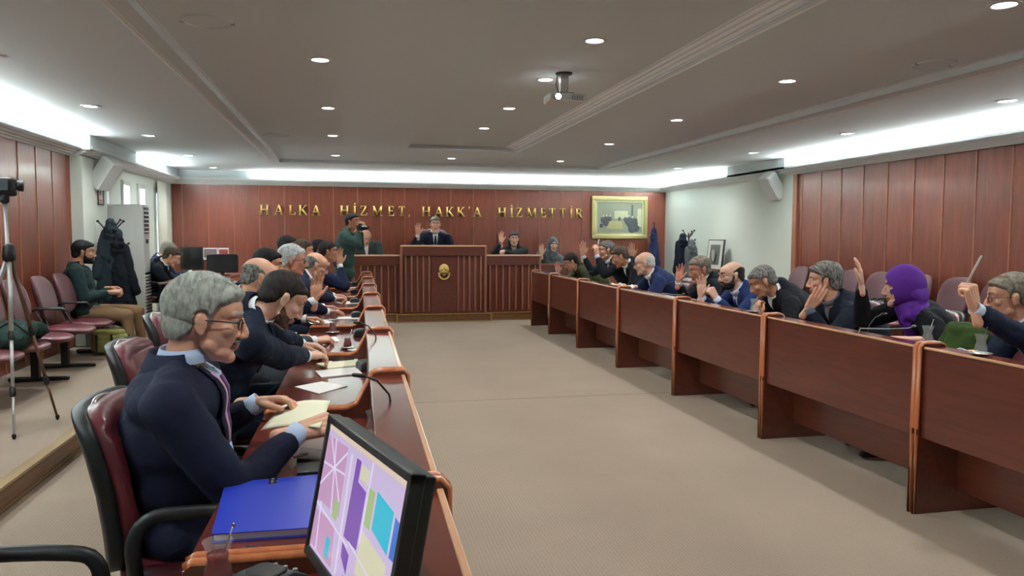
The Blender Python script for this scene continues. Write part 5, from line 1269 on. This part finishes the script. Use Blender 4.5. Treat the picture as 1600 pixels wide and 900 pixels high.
# tandem seating along the left wall
def tandem(label, y0, n, arms, x0=-3.02, rz=0):
    t = thing('waiting_bench', label, 'row of chairs', (x0, y0, .15), rz, 'linked waiting chairs'); pitch = .6; L = pitch*n
    obj('beam', G().box((-.03, .05, .33), (.03, L-.05, .38)), BLACK, t, bevel=.005)
    for y in (.35, L-.35):
        g = G().box((-.035, y-.03, .04), (.035, y+.03, .34)).cap((-.22, y, .03), .028, (.28, y, .03), .022, sub=2); obj('foot', g, BLACK, t, smooth=False)
    for i in range(n):
        y = pitch*(i+.5)
        def sf(V): V = V.copy(); V[:, 2] -= .5*np.maximum(V[:, 0], 0)**2; return V
        obj('seat', G().superell((.06, y, .44), (.24, .25, .035), .6, .55, 32, 14, fn=sf), LEATH, t, smooth=True)
        def bf(V): V = V.copy(); V[:, 0] += 1.0*V[:, 1]**2; return V
        obj('backrest', G().superell((-.2, y, .78), (.035, .23, .235), .75, .5, 32, 20, R=[[.97, 0, .24], [0, 1, 0], [-.24, 0, .97]], fn=bf), PLUM, t, smooth=True)
        obj('back_bracket', G().tube([(-.0, y, .36), (-.14, y, .45), (-.2, y, .6)], .018, 8), BLACK, t, smooth=True)
    for y in arms:
        obj('armrest', G().tube([(-.16, y, .66), (-.1, y, .69), (.14, y, .69), (.17, y, .67)], .02, 8, flat=.7).tube([(-.12, y, .68), (.02, y, .38)], .012, 8), BLACK, t, smooth=True)
tandem('linked waiting chairs along the left wall, near bench', 6.15, 4, (.0, 2.4))
tandem('linked waiting chairs along the left wall, far bench under the bearded man', 8.65, 3, (.62, 1.8))
tandem('linked waiting chairs along the right wooden wall, near bench', 8.3, 4, (.0, 2.4), 6.6, math.pi)
tandem('linked waiting chairs along the right wooden wall, far bench', 10.8, 4, (.0, 2.4), 6.6, math.pi)
# bundled coat on the seats, camouflage bag, bin
p = at(22, 505, 7.9); g = G().ell((0, 0, 0), (.2, .3, .10)).ell((.08, .25, -.02), (.14, .18, .08)).ell((.12, -.2, -.05), (.12, .18, .10))
single('bundled_coat', RM(g, .014, 3, (.12, .07), (.04, .02)), cloth((30, 48, 44)), 'dark green coat bundled on the near waiting chairs', 'coat', (-2.98, 7.55, .73), smooth=True, fixn=False)
p = at(180, 540, 11.05)
t = thing('camera_bag', 'yellow-green camouflage shoulder bag on the floor by the bearded man', 'bag', (*atz(178, 552, .15)[:2], .15), .15)
CAMO = mat('camouflage_canvas', (150, 146, 84), .8, var=.35, scale=14, bump=(60, .3))
DARKC = mat('bag_dark_trim', (52, 56, 40), .7)
obj('bag_body', RM(G().superell((0, 0, .14), (.24, .15, .14), .45, .5), .012, 2, (.1, .02)), CAMO, t, smooth=True, fixn=False)
obj('lid', RM(G().superell((0, 0, .265), (.22, .14, .045), .5, .5), .012, 2, (.08, .02)), CAMO, t, smooth=True, fixn=False)
for x in (-.1, .12): obj('side_pocket', G().superell((x, -.15, .11), (.075, .035, .075), .45, .5), CAMO, t, smooth=True)
for x in (-.16, .0, .19): obj('webbing', G().box((x-.012, -.192 if x else -.165, .02), (x+.012, -.15, .25)), DARKC, t)
obj('handle', G().tube([(-.12, 0, .3), (-.08, 0, .36), (.08, 0, .36), (.12, 0, .3)], .012, 8), DARKC, t, smooth=True)
t = thing('floor_box', 'grey plastic box on the floor behind the far waiting bench', 'box', (-3.2, 10.75, .15))
obj('box_body', G().box((-.13, -.12, 0), (.16, .14, .36)), GREYP, t, bevel=.02); obj('lid', G().box((-.14, -.13, .36), (.17, .15, .385)), WHITEP, t, bevel=.008)
# tripod with camcorder at the left edge
T0 = A(-2.46, 6.25, .15)
t = thing('camera_tripod', 'aluminium tripod standing at the left edge', 'tripod', tuple(T0))
apex = at(14, 395, 6.2)-T0
fa = atz(22, 687, .15)-T0; fb = atz(90, 656, .15)-T0; fc = A(-.55, .25, 0)
for f_ in (fa, fb, fc):
    m1 = apex+(f_-apex)*.45; m2 = apex+(f_-apex)*.75
    l_ = obj('leg', G().tube([tuple(apex+(f_-apex)*.04), tuple(m1)], .016, 10).tube([tuple(m1), tuple(m2)], .0125, 10).tube([tuple(m2), tuple(f_+A(0, 0, .02))], .0095, 10), ALU if f_ is not fb else mat('bronze_tube', (112, 84, 66), .35, .5), t, smooth=True)
    for q in (m1, m2): obj('leg_clamp', G().cap(q-nrm(f_-apex)*.02, .021, q+nrm(f_-apex)*.02, .021, sub=2), BLACK, l_, smooth=True)
    obj('rubber_foot', G().cap(f_+A(0, 0, .028), .016, f_+A(0, 0, .012), .012, sub=2), BLACK, l_, smooth=True)
    obj('spreader', G().tube([tuple(A(apex[0], apex[1], apex[2]-.5)), tuple(apex+(f_-apex)*.5)], .006, 6), BLACK, t)
obj('shoulder', G().cap(apex-A(0, 0, .03), .045, apex+A(0, 0, .03), .04, sub=3), BLACK, t, smooth=True)
top = at(7, 312, 6.2)-T0
obj('centre_column', G().tube([tuple(A(apex[0], apex[1], apex[2]-.5)), tuple(top)], .014, 10), ALU, t, smooth=True)
obj('pan_head', G().cap(top, .035, top+A(0, 0, .05), .03, sub=2).tube([tuple(top), tuple(top+A(-.15, -.1, -.06))], .007, 8), BLACK, t, smooth=True)
t = thing('camcorder', 'black camcorder on top of the tripod at the left edge', 'video camera', tuple(T0+top+A(-.02, 0, .085)), .3)
obj('camera_body', RM(G().superell((0, 0, .02), (.10, .06, .06), .4, .4).superell((.03, .01, -.03), (.07, .05, .03), .5, .5), .008, 1), BLACK, t, smooth=True, fixn=False)
obj('lens_hood', G().lathe([(.03, 0), (.042, .03), (.042, .055), (.034, .055), (.0, .02)], c=(.085, 0, .02), seg=20, R=[[0, 1, 0], [0, 0, 1], [1, 0, 0]]), BLACK, t)
obj('flip_screen', G().box((-.06, -.075, -.02), (.05, -.065, .05)), DGREY, t, bevel=.003)
# desk by the window, its clutter, wall screen and posters
dp = atz(268, 452, .93)
t = thing('clerk_desk', 'orange-sided clerk desk near the window', 'desk', (-2.3, 12.0, .15))
obj('side_panel', G().box((-.1, -.6, 0), (.42, -.57, .75)), W_ORANGE, t, bevel=.003)
obj('desktop', G().box((-.32, -.62, .75), (.45, 2.2, .78)), W_DESK, t, bevel=.004)
obj('front_panel', G().box((.40, -.57, 0), (.43, 2.2, .75)), W_ORANGE, t); obj('far_panel', G().box((-.1, 2.14, 0), (.42, 2.17, .75)), W_ORANGE, t)
DZ = .931
random.seed(3)
for i, (x, y, lb) in enumerate(((-2.3, 11.75, 'tangled papers at the near corner of the clerk desk'), (-2.15, 12.3, 'papers in the middle of the clerk desk'), (-2.35, 12.9, 'papers under the hands of the farther man'))):
    sheet('paper_sheet', quad((x, y), .21, .29, random.uniform(-40, 40)), DZ, PAPER, lb, 'paper', .004, 'papers on the clerk desk')
for i, (x, y, lb) in enumerate(((-2.2, 12.0, 'black desk telephone on the clerk desk'), )):
    t = thing('desk_telephone', lb, 'telephone', (x, y, DZ)); obj('phone_base', G().prism([(-.08, 0), (.08, 0), (.08, .02), (-.08, .05)], -.09, .09), BLACK, t, bevel=.004); obj('handset', G().tube([(-.05, -.1, .06), (-.05, -.06, .075), (-.05, .06, .075), (-.05, .1, .06)], .016, 8), BLACK, t, smooth=True)
c = at(348, 434, 13.4)
t = thing('office_monitor', 'black monitor seen from behind at the end of the clerk desk', 'monitor', (c[0], 13.4, DZ), .15)
obj('screen_back', G().superell((0, 0, .2), (.25, .03, .155), .2, .3), BLACK, t, smooth=True); obj('stand', G().box((-.03, -.02, 0), (.03, .02, .1)).superell((0, 0, .01), (.12, .09, .01), .4, .6), BLACK, t)
x0, x1 = at(281, 400, 15.95)[0], at(316, 400, 15.95)[0]; zt, zb = at(300, 386, 15.95)[2], at(300, 421, 15.95)[2]
t = thing('wall_television', 'black flat screen on the back wall beside the window', 'television', ((x0+x1)/2, YB-.062, (zt+zb)/2))
obj('casing', G().box((-(x1-x0)/2, -.04, -(zt-zb)/2), ((x1-x0)/2, .03, (zt-zb)/2)), BLACK, t, bevel=.008); obj('screen', G().box((-(x1-x0)/2+.02, -.043, -(zt-zb)/2+.02), ((x1-x0)/2-.02, -.04, (zt-zb)/2-.02)), mat('screen_off', (12, 14, 16), .1), t)
for (u0, v0, u1, v1, l, cA) in ((317, 387, 341, 406, 'poster with a grey photo beside the wall screen', (120, 100, 100)), (341, 387, 358, 413, 'poster with a red photo, right of the others', (150, 60, 54)), (322, 407, 342, 421, 'plain white notice under the posters', (214, 216, 220))):
    a_, b_ = at(u0, v0, YB-.03), at(u1, v1, YB-.03); w_, h_ = (b_[0]-a_[0])/2, (a_[2]-b_[2])/2
    t = thing('wall_poster', l, 'poster', ((a_[0]+b_[0])/2, YB-.031, (a_[2]+b_[2])/2), 0, 'posters on the back wall')
    obj('sheet', G().box((-w_+.003, -.004, -h_+.003), (w_-.003, 0, h_-.003)), PAPER, t); obj('photo', G().box((-w_*.85, -.007, -h_*.6), (w_*.85, -.004, h_*.8)), mat('poster_%d' % u0, cA, .5, var=.4, scale=25), t)
# green coat over the empty right chair
g = G(); g.ell((0, 0, -.02), (.09, .17, .11)); g.cap((-.02, .1, .02), .06, (-.04, .10, -.3), .12); g.cap((.0, -.06, .02), .06, (.0, -.12, -.3), .11); g.cap((-.03, .02, 0), .08, (-.03, .0, -.32), .13)
single('draped_coat', RM(g, .014, 5, (.2, .09), (.08, .015)), cloth((46, 64, 26)), 'green coat draped over a chair between the purple headscarf and the raised pen', 'coat', tuple(at(1512, 522, 4.2)), smooth=True, fixn=False)
g = G(); g.ell((0, 0, 0), (.2, .2, .07)); single('folded_jacket', RM(g, .014, 2, (.1, .05)), cloth((24, 36, 84)), 'navy garment on the chair at the bottom left corner', 'jacket', (-1.0, 1.80, .64), smooth=True, fixn=False)
